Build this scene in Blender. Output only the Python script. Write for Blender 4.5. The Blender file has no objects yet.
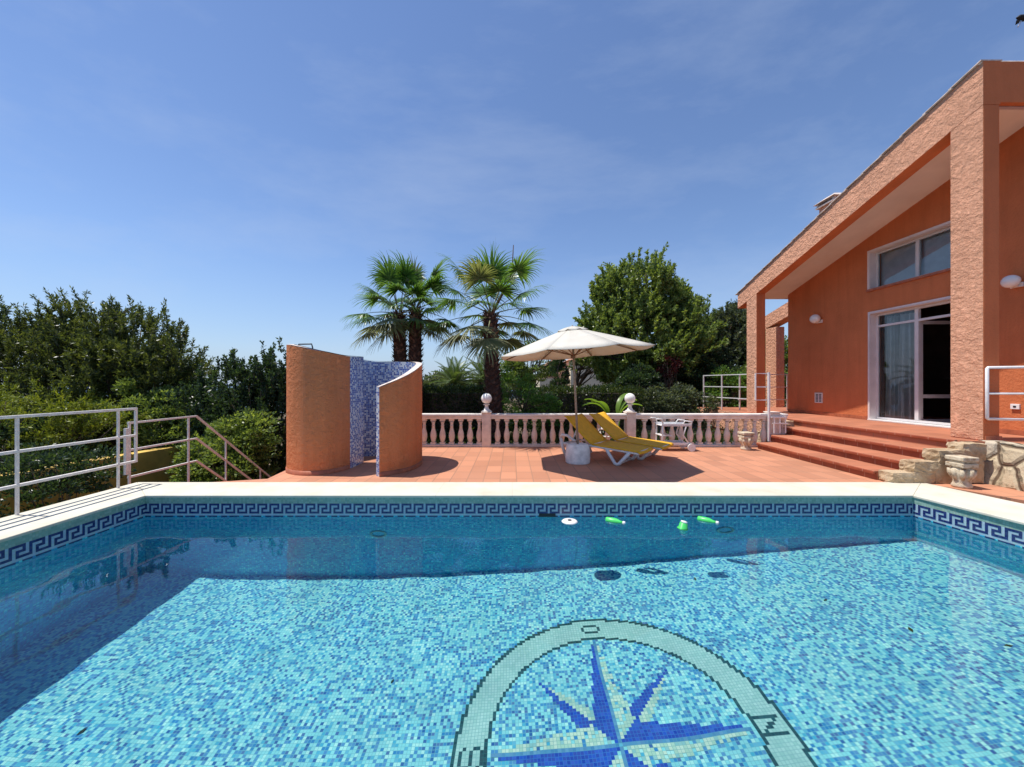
import bpy, math, random
import numpy as np
from mathutils import Vector, Matrix
R = math.radians
rng = np.random.default_rng(7)
random.seed(7)
S = bpy.context.scene
COL = S.collection

# ------------------------------------------------------------------ materials
def mat(name):
    m = bpy.data.materials.new(name); m.use_nodes = True
    nt = m.node_tree
    return m, nt, nt.nodes['Principled BSDF']
def nd(nt, t, **kw):
    n = nt.nodes.new(t)
    for k, v in kw.items():
        if k.startswith('i_'): n.inputs[k[2:].replace('_', ' ')].default_value = v
        else: setattr(n, k, v)
    return n
def ln(nt, a, b): nt.links.new(a, b)
def ramp(nt, fac, stops, interp='LINEAR'):
    r = nt.nodes.new('ShaderNodeValToRGB'); r.color_ramp.interpolation = interp
    e = r.color_ramp.elements
    while len(e) > 1: e.remove(e[-1])
    e[0].position = stops[0][0]; e[0].color = (*stops[0][1], 1)
    for p, c in stops[1:]:
        x = e.new(p); x.color = (*c, 1)
    ln(nt, fac, r.inputs[0]); return r.outputs[0]
def mth(nt, op, a, b=None, c=None):
    n = nt.nodes.new('ShaderNodeMath'); n.operation = op
    for i, v in enumerate((a, b, c)):
        if v is None: continue
        if isinstance(v, (int, float)): n.inputs[i].default_value = v
        else: ln(nt, v, n.inputs[i])
    return n.outputs[0]
def mixc(nt, fac, a, b, mode='MIX'):
    n = nt.nodes.new('ShaderNodeMix'); n.data_type = 'RGBA'; n.blend_type = mode
    for sock, v in ((n.inputs[0], fac), (n.inputs[6], a), (n.inputs[7], b)):
        if isinstance(v, (int, float)): sock.default_value = v
        elif isinstance(v, tuple): sock.default_value = (*v, 1) if len(v) == 3 else v
        else: ln(nt, v, sock)
    return n.outputs[2]
def noise(nt, vec, scale, detail=4, rough=.55):
    n = nd(nt, 'ShaderNodeTexNoise'); n.inputs['Scale'].default_value = scale
    n.inputs['Detail'].default_value = detail; n.inputs['Roughness'].default_value = rough
    if vec is not None: ln(nt, vec, n.inputs['Vector'])
    return n.outputs['Fac']
def geo(nt): return nd(nt, 'ShaderNodeNewGeometry')
def pos(nt): return geo(nt).outputs['Position']
def bump(nt, b, h, strength, dist):
    n = nd(nt, 'ShaderNodeBump'); n.inputs['Strength'].default_value = strength; n.inputs['Distance'].default_value = dist
    ln(nt, h, n.inputs['Height']); ln(nt, n.outputs[0], b.inputs['Normal'])

def plain(name, c, rough=.6, var=.12, nscale=6, bmp=0, bscale=60, metal=0, spec=.5):
    m, nt, b = mat(name)
    p = pos(nt)
    f = noise(nt, p, nscale, 5)
    lo = tuple(x * (1 - var * 1.6) for x in c); hi = tuple(min(1, x * (1 + var)) for x in c)
    ln(nt, ramp(nt, f, [(.3, lo), (.7, hi)]), b.inputs['Base Color'])
    b.inputs['Roughness'].default_value = rough; b.inputs['Metallic'].default_value = metal
    b.inputs['Specular IOR Level'].default_value = spec
    if bmp: bump(nt, b, noise(nt, p, bscale, 4), bmp, .01)
    return m

def stucco(name, c, rough_cast, pale=None, zs=1.7, dk=.24, bd=.03):
    m, nt, b = mat(name)
    p = pos(nt)
    big = noise(nt, p, 1.3, 5, .6); sm = noise(nt, p, 18, 6, .65)
    col = ramp(nt, big, [(.25, tuple(x * .86 for x in c)), (.55, c), (.8, tuple(min(1, x * 1.1) for x in c))])
    if rough_cast:
        mp = nd(nt, 'ShaderNodeMapping'); ln(nt, p, mp.inputs[0]); mp.inputs['Scale'].default_value = (1, .85, zs)
        v = noise(nt, mp.outputs[0], 12, 7, .66)
        v2 = noise(nt, mp.outputs[0], 5, 3, .5)
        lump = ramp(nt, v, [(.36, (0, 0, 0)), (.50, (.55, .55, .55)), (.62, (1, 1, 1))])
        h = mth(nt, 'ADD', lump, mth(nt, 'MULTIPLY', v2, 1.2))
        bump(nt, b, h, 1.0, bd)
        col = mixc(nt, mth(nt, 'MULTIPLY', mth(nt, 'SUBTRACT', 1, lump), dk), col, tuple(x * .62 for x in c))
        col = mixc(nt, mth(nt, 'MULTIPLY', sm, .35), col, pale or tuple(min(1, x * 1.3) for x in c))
    else:
        bump(nt, b, noise(nt, p, 22, 6, .65), .7, .02)
    # rain streaks
    mp2 = nd(nt, 'ShaderNodeMapping'); ln(nt, p, mp2.inputs[0]); mp2.inputs['Scale'].default_value = (3, 3, .25)
    st = noise(nt, mp2.outputs[0], 2, 4, .6)
    col = mixc(nt, mth(nt, 'MULTIPLY', mth(nt, 'MAXIMUM', mth(nt, 'SUBTRACT', st, .45), 0), 1.1), col, tuple(x * .6 for x in c))
    ln(nt, col, b.inputs['Base Color']); b.inputs['Roughness'].default_value = .9
    b.inputs['Specular IOR Level'].default_value = .2
    return m

TILE = .0267
def mosaic(name, stops, low=.25, grout=(.35, .5, .52), tile=TILE, rough=.25, gw=.07, wmix=.10):
    """square glass mosaic: UV is in metres"""
    m, nt, b = mat(name)
    uv = nd(nt, 'ShaderNodeUVMap'); uv.uv_map = 'UVMap'
    sc = nd(nt, 'ShaderNodeVectorMath', operation='SCALE'); ln(nt, uv.outputs[0], sc.inputs[0]); sc.inputs['Scale'].default_value = 1 / tile
    fl = nd(nt, 'ShaderNodeVectorMath', operation='FLOOR'); ln(nt, sc.outputs[0], fl.inputs[0])
    fr = nd(nt, 'ShaderNodeVectorMath', operation='FRACTION'); ln(nt, sc.outputs[0], fr.inputs[0])
    wn = nd(nt, 'ShaderNodeTexWhiteNoise'); wn.noise_dimensions = '2D'; ln(nt, fl.outputs[0], wn.inputs['Vector'])
    wn2 = nd(nt, 'ShaderNodeTexWhiteNoise'); wn2.noise_dimensions = '3D'
    ad = nd(nt, 'ShaderNodeVectorMath', operation='ADD'); ln(nt, fl.outputs[0], ad.inputs[0]); ad.inputs[1].default_value = (17.3, 5.1, 3.7)
    ln(nt, ad.outputs[0], wn2.inputs['Vector'])
    lf = mth(nt, 'ADD', mth(nt, 'MULTIPLY', noise(nt, fl.outputs[0], .06, 2), .45), mth(nt, 'MULTIPLY', noise(nt, fl.outputs[0], .42, 1), .55))
    f = mth(nt, 'ADD', mth(nt, 'MULTIPLY', wn.outputs['Value'], 1 - low), mth(nt, 'MULTIPLY', mth(nt, 'SUBTRACT', mth(nt, 'MULTIPLY', lf, 2.6), .8), low))
    col = ramp(nt, f, stops, 'CONSTANT')
    col = mixc(nt, mth(nt, 'MULTIPLY', wn2.outputs['Value'], wmix), col, (.75, .95, .92), 'MIX')
    sp = nd(nt, 'ShaderNodeSeparateXYZ'); ln(nt, fr.outputs[0], sp.inputs[0])
    def edge(v): return mth(nt, 'LESS_THAN', mth(nt, 'SUBTRACT', .5, mth(nt, 'ABSOLUTE', mth(nt, 'SUBTRACT', v, .5))), gw)
    g = mth(nt, 'MAXIMUM', edge(sp.outputs[0]), edge(sp.outputs[1]))
    gn = noise(nt, uv.outputs[0], 1.7, 5, .65)
    col = mixc(nt, mth(nt, 'MULTIPLY', mth(nt, 'MAXIMUM', mth(nt, 'SUBTRACT', gn, .52), 0), 1.1), col, tuple(x * .55 for x in grout))
    sj = nd(nt, 'ShaderNodeVectorMath', operation='SCALE'); ln(nt, fl.outputs[0], sj.inputs[0]); sj.inputs['Scale'].default_value = 1 / 12
    sjf = nd(nt, 'ShaderNodeVectorMath', operation='FLOOR'); ln(nt, sj.outputs[0], sjf.inputs[0])
    wn3 = nd(nt, 'ShaderNodeTexWhiteNoise'); wn3.noise_dimensions = '2D'; ln(nt, sjf.outputs[0], wn3.inputs['Vector'])
    col = mixc(nt, mth(nt, 'MULTIPLY', wn3.outputs['Value'], .12), col, grout)
    ln(nt, mixc(nt, g, col, grout), b.inputs['Base Color'])
    b.inputs['Roughness'].default_value = rough
    return m

M = {}
M['pool_floor'] = mosaic('pool_floor_mosaic', [(0, (.004, .10, .34)), (.20, (.012, .22, .50)), (.37, (.05, .42, .60)), (.49, (.22, .69, .70)), (.78, (.38, .82, .75)), (.96, (.64, .90, .80))], .26, (.16, .48, .53), gw=.06)
M['pool_wall'] = mosaic('pool_wall_mosaic', [(0, (.003, .20, .52)), (.34, (.008, .36, .64)), (.58, (.025, .56, .74)), (.78, (.12, .80, .80)), (.93, (.34, .94, .88))], .42, (.03, .42, .52))
M['pool_band'] = mosaic('waterline_band_mosaic', [(0, (0.310, 0.447, 0.568)), (.5, (0.378, 0.499, 0.619)), (.8, (0.344, 0.516, 0.533))], .2, (0.361, 0.464, 0.482))
M['pool_green'] = mosaic('green_band_mosaic', [(0, (0.189, 0.344, 0.275)), (.5, (0.275, 0.430, 0.361)), (.8, (0.310, 0.413, 0.292))], .3, (0.258, 0.344, 0.275))
M['key_blue'] = mosaic('key_blue_tile', [(0, (.006, .012, .11)), (.6, (.010, .025, .15))], .2, (.03, .05, .15), wmix=.04)
M['c_teal'] = mosaic('compass_ring_tile', [(0, (0.292, 0.585, 0.516)), (.4, (0.344, 0.636, 0.568)), (.8, (0.378, 0.671, 0.602))], .2, (0.206, 0.447, 0.430))
M['c_dark'] = mosaic('compass_outline_tile', [(0, (.003, .05, .06)), (.6, (.006, .08, .09))], .2, (.02, .12, .12), wmix=.03)
M['c_blue'] = mosaic('compass_blue_tile', [(0, (.004, .045, .38)), (.6, (.008, .08, .50))], .2, (.03, .17, .50), wmix=.04)
M['c_mid'] = mosaic('compass_mid_tile', [(0, (0.043, 0.224, 0.430)), (.6, (0.069, 0.292, 0.499))], .2, (0.086, 0.310, 0.447))
M['c_pale'] = mosaic('compass_pale_tile', [(0, (0.361, 0.636, 0.482)), (.4, (0.516, 0.740, 0.568)), (.8, (0.224, 0.533, 0.516))], .2, (0.241, 0.482, 0.430))
M['shower_mosaic'] = mosaic('shower_mosaic', [(0, (.012, .035, .26)), (.34, (.03, .10, .42)), (.54, (.62, .64, .66)), (.84, (.22, .33, .58))], .1, (.5, .52, .56), tile=.034, gw=.08, wmix=.04)

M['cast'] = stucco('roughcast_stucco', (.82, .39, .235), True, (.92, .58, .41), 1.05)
M['wall'] = stucco('shade_toned_wall_stucco', (.62, .19, .075), False)  # same stucco as the roughcast, its shade and warm bounce put into the colour
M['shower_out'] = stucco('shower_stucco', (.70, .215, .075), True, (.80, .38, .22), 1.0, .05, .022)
M['soffit'] = plain('white_soffit_paint', (.80, .70, .62), .8, .05, 2)
M['white_paint'] = plain('white_gloss_paint', (.80, .79, .77), .35, .06, 10)
M['cream_paint'] = plain('weathered_white_metal', (.74, .70, .66), .5, .12, 25)
M['plastic'] = plain('white_plastic', (.74, .73, .72), .4, .08, 8)
M['globe'] = plain('opal_glass_globe', (.86, .84, .80), .2, .03, 3)
M['coping'] = None
M['yellow'] = plain('yellow_sling_fabric', (.82, .44, .018), .7, .08, 14, .2, 400)
M['canvas'] = None
M['wood'] = plain('brown_varnished_wood', (.22, .10, .045), .5, .2, 30)
M['pole'] = plain('umbrella_pole_wood', (.36, .27, .20), .5, .2, 30)
M['concrete'] = plain('whitewashed_concrete', (.84, .81, .77), .9, .16, 9, .6, 30)
M['red_riser'] = plain('glazed_red_riser_tile', (.40, .085, .035), .35, .2, 8)
def riser_mat():
    m, nt, b = mat('glazed_red_riser_tile'); p = pos(nt)
    sp = nd(nt, 'ShaderNodeSeparateXYZ'); ln(nt, p, sp.inputs[0])
    j = mth(nt, 'LESS_THAN', mth(nt, 'FRACT', mth(nt, 'MULTIPLY', sp.outputs[1], 1 / .28)), .035)
    c = ramp(nt, noise(nt, p, 6, 5), [(.3, (.24, .05, .022)), (.7, (.36, .085, .038))])
    ln(nt, mixc(nt, mth(nt, 'MULTIPLY', j, .7), c, (.48, .30, .22)), b.inputs['Base Color']); b.inputs['Roughness'].default_value = .4
    return m
M['red_riser'] = riser_mat()
M['skirting'] = plain('terracotta_skirting', (.40, .12, .055), .5, .2, 9)
M['baluster'] = plain('pink_cast_stone', (.74, .63, .54), .85, .12, 8, .3, 50)
M['rail_stone'] = plain('pale_handrail_stone', (.80, .74, .68), .8, .10, 5, .3, 50)
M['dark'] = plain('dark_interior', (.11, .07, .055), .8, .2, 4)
M['black'] = plain('black_plastic', (.012, .012, .014), .5, .1, 4)
M['curtain'] = plain('grey_curtain_fabric', (.74, .75, .77), .9, .08, 6)
M['leaf_frame'] = plain('white_aluminium_frame', (.68, .64, .63), .35, .05, 6)
M['reveal'] = plain('white_window_reveal', (.74, .66, .64), .6, .06, 4)
M['ochre'] = plain('ochre_wall_paint', (.60, .40, .09), .85, .25, 1.5, .3, 20)
M['house_cream'] = plain('cream_house_render', (.78, .66, .48), .9, .1, 1.2)
M['house_pink'] = plain('salmon_house_render', (.55, .32, .22), .9, .1, 1.2)
M['roof_tile'] = plain('clay_roof_tile', (.42, .20, .12), .85, .35, 9, .5, 12)
M['roof_edge'] = plain('pale_roof_edge_tile', (.66, .56, .50), .85, .25, 7, .3, 12)
M['trunk'] = plain('grey_bark', (.10, .075, .055), .95, .35, 9, 1, 20)
M['palm_bark'] = plain('brown_palm_boots', (.075, .038, .030), .9, .45, 14, 1, 30)
M['palm_boot'] = plain('palm_boot_edge', (.17, .10, .075), .9, .35, 20)
M['green_plastic'] = plain('bright_green_plastic', (.07, .60, .13), .35, .08, 6)
M['bird'] = plain('dark_feathers', (.01, .01, .014), .7, .2, 20)
M['bird_w'] = plain('white_feathers', (.7, .72, .78), .7, .1, 20)
M['earth'] = plain('dry_earth', (.12, .085, .045), .95, .4, 1.5, .8, 8)
M['sea'] = plain('sea_water', (.02, .06, .12), .25, .15, .01)
M['petiole'] = plain('palm_petiole', (.16, .17, .06), .6, .2, 5)
M['reddish'] = plain('red_leaf', (.20, .035, .04), .6, .3, 5)

def coping_mat():
    m, nt, b = mat('cream_coping_stone'); p = pos(nt)
    f = noise(nt, p, 2.2, 6, .6); f2 = noise(nt, p, 45, 4, .6)
    c = ramp(nt, f, [(.25, (.53, .49, .38)), (.5, (.62, .59, .48)), (.75, (.67, .63, .53))])
    c = mixc(nt, mth(nt, 'MULTIPLY', f2, .3), c, (.54, .49, .39))
    stn = ramp(nt, noise(nt, p, .9, 7, .7), [(.50, (0, 0, 0)), (.66, (.45, .45, .45))])
    c = mixc(nt, stn, c, (.46, .40, .30))
    sp = nd(nt, 'ShaderNodeSeparateXYZ'); ln(nt, p, sp.inputs[0])
    jx = mth(nt, 'LESS_THAN', mth(nt, 'FRACT', mth(nt, 'MULTIPLY', sp.outputs[0], 1 / 1.02)), .006)
    jy = mth(nt, 'LESS_THAN', mth(nt, 'FRACT', mth(nt, 'MULTIPLY', sp.outputs[1], 1 / 1.02)), .006)
    side = mth(nt, 'LESS_THAN', sp.outputs[1], 5.1)
    jj = mth(nt, 'ADD', mth(nt, 'MULTIPLY', jx, mth(nt, 'SUBTRACT', 1, side)), mth(nt, 'MULTIPLY', jy, side))
    c = mixc(nt, mth(nt, 'MULTIPLY', jj, .5), c, (.34, .30, .24))
    ln(nt, c, b.inputs['Base Color']); b.inputs['Roughness'].default_value = .85
    bump(nt, b, f2, .3, .006); return m
M['coping'] = coping_mat()

def tile_mat(name, base, bw, rh, off, sep, frac=0.0, rot=0):
    m, nt, b = mat(name); p = pos(nt)
    mp = nd(nt, 'ShaderNodeMapping'); ln(nt, p, mp.inputs[0]); mp.inputs['Location'].default_value = (off[0], off[1], 0)
    mp.inputs['Rotation'].default_value = (0, 0, rot)
    br = nd(nt, 'ShaderNodeTexBrick', offset=frac, squash=1.0)
    ln(nt, mp.outputs[0], br.inputs['Vector'])
    br.inputs['Scale'].default_value = 1; br.inputs['Brick Width'].default_value = bw; br.inputs['Row Height'].default_value = rh
    br.inputs['Mortar Size'].default_value = sep; br.inputs['Mortar Smooth'].default_value = .2; br.inputs['Bias'].default_value = 0
    br.inputs['Color1'].default_value = (*[x * .78 for x in base], 1); br.inputs['Color2'].default_value = (*[min(1, x * 1.12) for x in base], 1)
    br.inputs['Mortar'].default_value = (.33, .17, .105, 1)
    n1 = noise(nt, p, 1.1, 5, .6); n2 = noise(nt, p, 22, 5, .65)
    spy = nd(nt, 'ShaderNodeSeparateXYZ'); ln(nt, mp.outputs[0], spy.inputs[0])
    rowl = mth(nt, 'LESS_THAN', mth(nt, 'FRACT', mth(nt, 'ADD', mth(nt, 'DIVIDE', spy.outputs[1], rh), .022)), .044)
    base_c = mixc(nt, mth(nt, 'MULTIPLY', rowl, .75), br.outputs['Color'], (.30, .15, .09))
    c = mixc(nt, mth(nt, 'MULTIPLY', mth(nt, 'MAXIMUM', mth(nt, 'SUBTRACT', n1, .40), 0), .8), base_c, (base[0] * 1.05, base[1] * 1.25, base[2] * 1.4))
    c = mixc(nt, mth(nt, 'MULTIPLY', n2, .35), c, tuple(x * .75 for x in base))
    ln(nt, c, b.inputs['Base Color'])
    b.inputs['Roughness'].default_value = .62
    h = mth(nt, 'ADD', mth(nt, 'MULTIPLY', br.outputs['Fac'], -1), mth(nt, 'MULTIPLY', n2, .35))
    bump(nt, b, h, .5, .006)
    return m
M['terrace'] = tile_mat('terracotta_terrace_tile', (0.544, 0.236, 0.132), .258, .47, (.185, .07), .009)
M['step'] = tile_mat('terracotta_step_tile', (0.470, 0.168, 0.088), .40, .28, (0, .1), .005)

def stone_mat():
    m, nt, b = mat('rubble_stone_wall'); p = pos(nt)
    n0 = nd(nt, 'ShaderNodeTexNoise'); n0.inputs['Scale'].default_value = 3.5; ln(nt, p, n0.inputs['Vector'])
    dist = nd(nt, 'ShaderNodeVectorMath', operation='MULTIPLY_ADD'); ln(nt, n0.outputs['Color'], dist.inputs[0]); dist.inputs[1].default_value = (.13, .13, .13); ln(nt, p, dist.inputs[2])
    v = nd(nt, 'ShaderNodeTexVoronoi', feature='DISTANCE_TO_EDGE'); v.inputs['Scale'].default_value = 3.1; ln(nt, dist.outputs[0], v.inputs['Vector'])
    v2 = nd(nt, 'ShaderNodeTexVoronoi', feature='F1'); v2.inputs['Scale'].default_value = 3.1; ln(nt, dist.outputs[0], v2.inputs['Vector'])
    sp = nd(nt, 'ShaderNodeSeparateColor'); ln(nt, v2.outputs['Color'], sp.inputs[0])
    c = ramp(nt, sp.outputs[0], [(0, (.44, .32, .19)), (.4, (.60, .47, .30)), (.7, (.68, .56, .40)), (1, (.50, .42, .33))])
    nn = noise(nt, p, 14, 6, .7)
    c = mixc(nt, mth(nt, 'MULTIPLY', nn, .6), c, (.50, .43, .32))
    mort = ramp(nt, v.outputs['Distance'], [(.0, (1, 1, 1)), (.035, (1, 1, 1)), (.07, (0, 0, 0))])
    c = mixc(nt, mort, c, (.16, .105, .065))
    dk = ramp(nt, noise(nt, p, 9, 6, .75), [(.34, (.8, .8, .8)), (.47, (0, 0, 0))])
    c = mixc(nt, dk, c, (.10, .09, .05))
    ln(nt, c, b.inputs['Base Color']); b.inputs['Roughness'].default_value = .95
    h = mth(nt, 'ADD', mth(nt, 'MINIMUM', mth(nt, 'MULTIPLY', v.outputs['Distance'], 6), 1), mth(nt, 'MULTIPLY', nn, .5))
    bump(nt, b, h, 1, .05); return m
M['stone'] = stone_mat()
def rock_mat():
    m, nt, b = mat('step_side_rock'); p = pos(nt)
    n1 = noise(nt, p, 4, 6, .7); n2 = noise(nt, p, 18, 6, .7)
    c = ramp(nt, n1, [(.32, (.24, .14, .07)), (.46, (.52, .37, .22)), (.7, (.68, .55, .38))])
    c = mixc(nt, mth(nt, 'MULTIPLY', n2, .4), c, (.44, .33, .21))
    ln(nt, c, b.inputs['Base Color']); b.inputs['Roughness'].default_value = .95
    bump(nt, b, n2, 1, .03); return m
M['rock'] = rock_mat()
def urn_mat():
    m, nt, b = mat('weathered_urn_stone'); p = pos(nt)
    n1 = noise(nt, p, 12, 6, .7)
    c = ramp(nt, n1, [(.34, (.26, .15, .08)), (.48, (.54, .44, .31)), (.7, (.68, .60, .47))])
    ln(nt, c, b.inputs['Base Color']); b.inputs['Roughness'].default_value = .9
    bump(nt, b, n1, .8, .015); return m
M['urn'] = urn_mat()

def canvas_mat():
    m, nt, b = mat('cream_umbrella_canvas'); p = pos(nt)
    c = ramp(nt, noise(nt, p, 2.5, 4), [(.3, (.64, .61, .53)), (.7, (.70, .68, .61))])
    ln(nt, c, b.inputs['Base Color']); b.inputs['Roughness'].default_value = .9
    tr = nd(nt, 'ShaderNodeBsdfTranslucent'); tr.inputs[0].default_value = (.75, .60, .42, 1)
    mx = nd(nt, 'ShaderNodeMixShader'); mx.inputs[0].default_value = .22
    ln(nt, b.outputs[0], mx.inputs[1]); ln(nt, tr.outputs[0], mx.inputs[2]); ln(nt, mx.outputs[0], nt.nodes['Material Output'].inputs[0])
    bump(nt, b, noise(nt, p, 9, 3), .25, .03)
    return m
M['canvas'] = canvas_mat()

def leaf_mat(name, stops, trans=.3, rough=.5, tc=None):
    m, nt, b = mat(name)
    g = geo(nt)
    f = mth(nt, 'ADD', mth(nt, 'MULTIPLY', g.outputs['Random Per Island'], .65), mth(nt, 'MULTIPLY', noise(nt, g.outputs['Position'], .9, 3), .35))
    c = ramp(nt, f, stops)
    ln(nt, c, b.inputs['Base Color']); b.inputs['Roughness'].default_value = rough
    b.inputs['Specular IOR Level'].default_value = .35
    tr = nd(nt, 'ShaderNodeBsdfTranslucent')
    ln(nt, mixc(nt, 1.0, c, tc or (1.45, 1.4, .55), 'MULTIPLY'), tr.inputs[0])
    mx = nd(nt, 'ShaderNodeMixShader'); mx.inputs[0].default_value = trans
    ln(nt, b.outputs[0], mx.inputs[1]); ln(nt, tr.outputs[0], mx.inputs[2]); ln(nt, mx.outputs[0], nt.nodes['Material Output'].inputs[0])
    return m
L = {}
L['pine'] = leaf_mat('pine_leaves', [(0.1, (.034,.052,.022)), (0.5, (.080,.108,.040)), (0.82, (.150,.175,.055)), (0.97, (.23,.24,.09))], .42, .34)
L['laurel'] = leaf_mat('laurel_leaves', [(0.1, (.016,.034,.022)), (0.5, (.036,.068,.036)), (0.82, (.080,.125,.058)), (0.97, (.15,.20,.10))], .42, .34)
L['ficus'] = leaf_mat('ficus_leaves', [(.1, (.055, .095, .034)), (.45, (.15, .215, .066)), (.8, (.27, .345, .10)), (.97, (.42, .48, .18))], .42, .34)
L['olive'] = leaf_mat('olive_leaves', [(0.1, (.040,.060,.040)), (0.5, (.090,.118,.078)), (0.82, (.170,.195,.120)), (0.97, (.27,.29,.19))], .42, .34)
L['hedge'] = leaf_mat('hedge_leaves', [(0.1, (.016,.034,.014)), (0.5, (.040,.066,.022)), (0.82, (.095,.125,.032)), (0.97, (.17,.20,.05))], .42, .34)
L['bush'] = leaf_mat('bright_bush_leaves', [(.1, (0.051, 0.122, 0.025)), (.5, (0.115, 0.230, 0.043)), (.85, (0.201, 0.345, 0.071))], .35, .45)
L['red'] = leaf_mat('red_plum_leaves', [(.1, (0.040, 0.010, 0.010)), (.5, (0.096, 0.018, 0.018)), (.85, (0.160, 0.040, 0.036))], .3, .5, (1.6, .8, .8))
L['palm'] = leaf_mat('fan_palm_blades', [(.1, (.045, .10, .025)), (.5, (.085, .18, .04)), (.85, (.16, .27, .07)), (.97, (.26, .36, .14))], .38, .32)
L['palm2'] = leaf_mat('old_fan_palm_blades', [(.1, (0.110, 0.132, 0.055)), (.5, (0.187, 0.209, 0.099)), (.85, (0.297, 0.297, 0.165))], .35, .5)
L['date'] = leaf_mat('date_palm_leaflets', [(.1, (0.060, 0.102, 0.036)), (.5, (0.108, 0.168, 0.060)), (.85, (0.180, 0.240, 0.096))], .25, .4)
L['banana'] = leaf_mat('broad_leaf', [(.1, (0.067, 0.142, 0.024)), (.5, (0.133, 0.247, 0.038)), (.85, (0.209, 0.323, 0.057))], .45, .35)
L['yellow'] = leaf_mat('yellow_green_needles', [(.1, (0.103, 0.146, 0.022)), (.5, (0.206, 0.258, 0.035)), (.85, (0.308, 0.343, 0.052))], .3, .5)

def glass_mat(name, tint, refl_ior=1.5):
    m, nt, b = mat(name); nt.nodes.remove(b)
    t = nd(nt, 'ShaderNodeBsdfTransparent'); t.inputs[0].default_value = (*tint, 1)
    g = nd(nt, 'ShaderNodeBsdfGlossy'); g.inputs['Roughness'].default_value = .01
    f = nd(nt, 'ShaderNodeFresnel'); f.inputs[0].default_value = refl_ior
    mx = nd(nt, 'ShaderNodeMixShader'); ln(nt, f.outputs[0], mx.inputs[0]); ln(nt, t.outputs[0], mx.inputs[1]); ln(nt, g.outputs[0], mx.inputs[2])
    ln(nt, mx.outputs[0], nt.nodes['Material Output'].inputs[0]); return m
M['glass'] = glass_mat('window_glass', (.92, .95, .95), 1.85)

def water_mat():
    m, nt, b = mat('pool_water'); nt.nodes.remove(b)
    g = nd(nt, 'ShaderNodeBsdfGlass'); g.inputs['IOR'].default_value = 1.333; g.inputs['Roughness'].default_value = 0
    g.inputs['Color'].default_value = (.93, .985, 1, 1)
    ln(nt, g.outputs[0], nt.nodes['Material Output'].inputs[0]); return m
M['water'] = water_mat()

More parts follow.
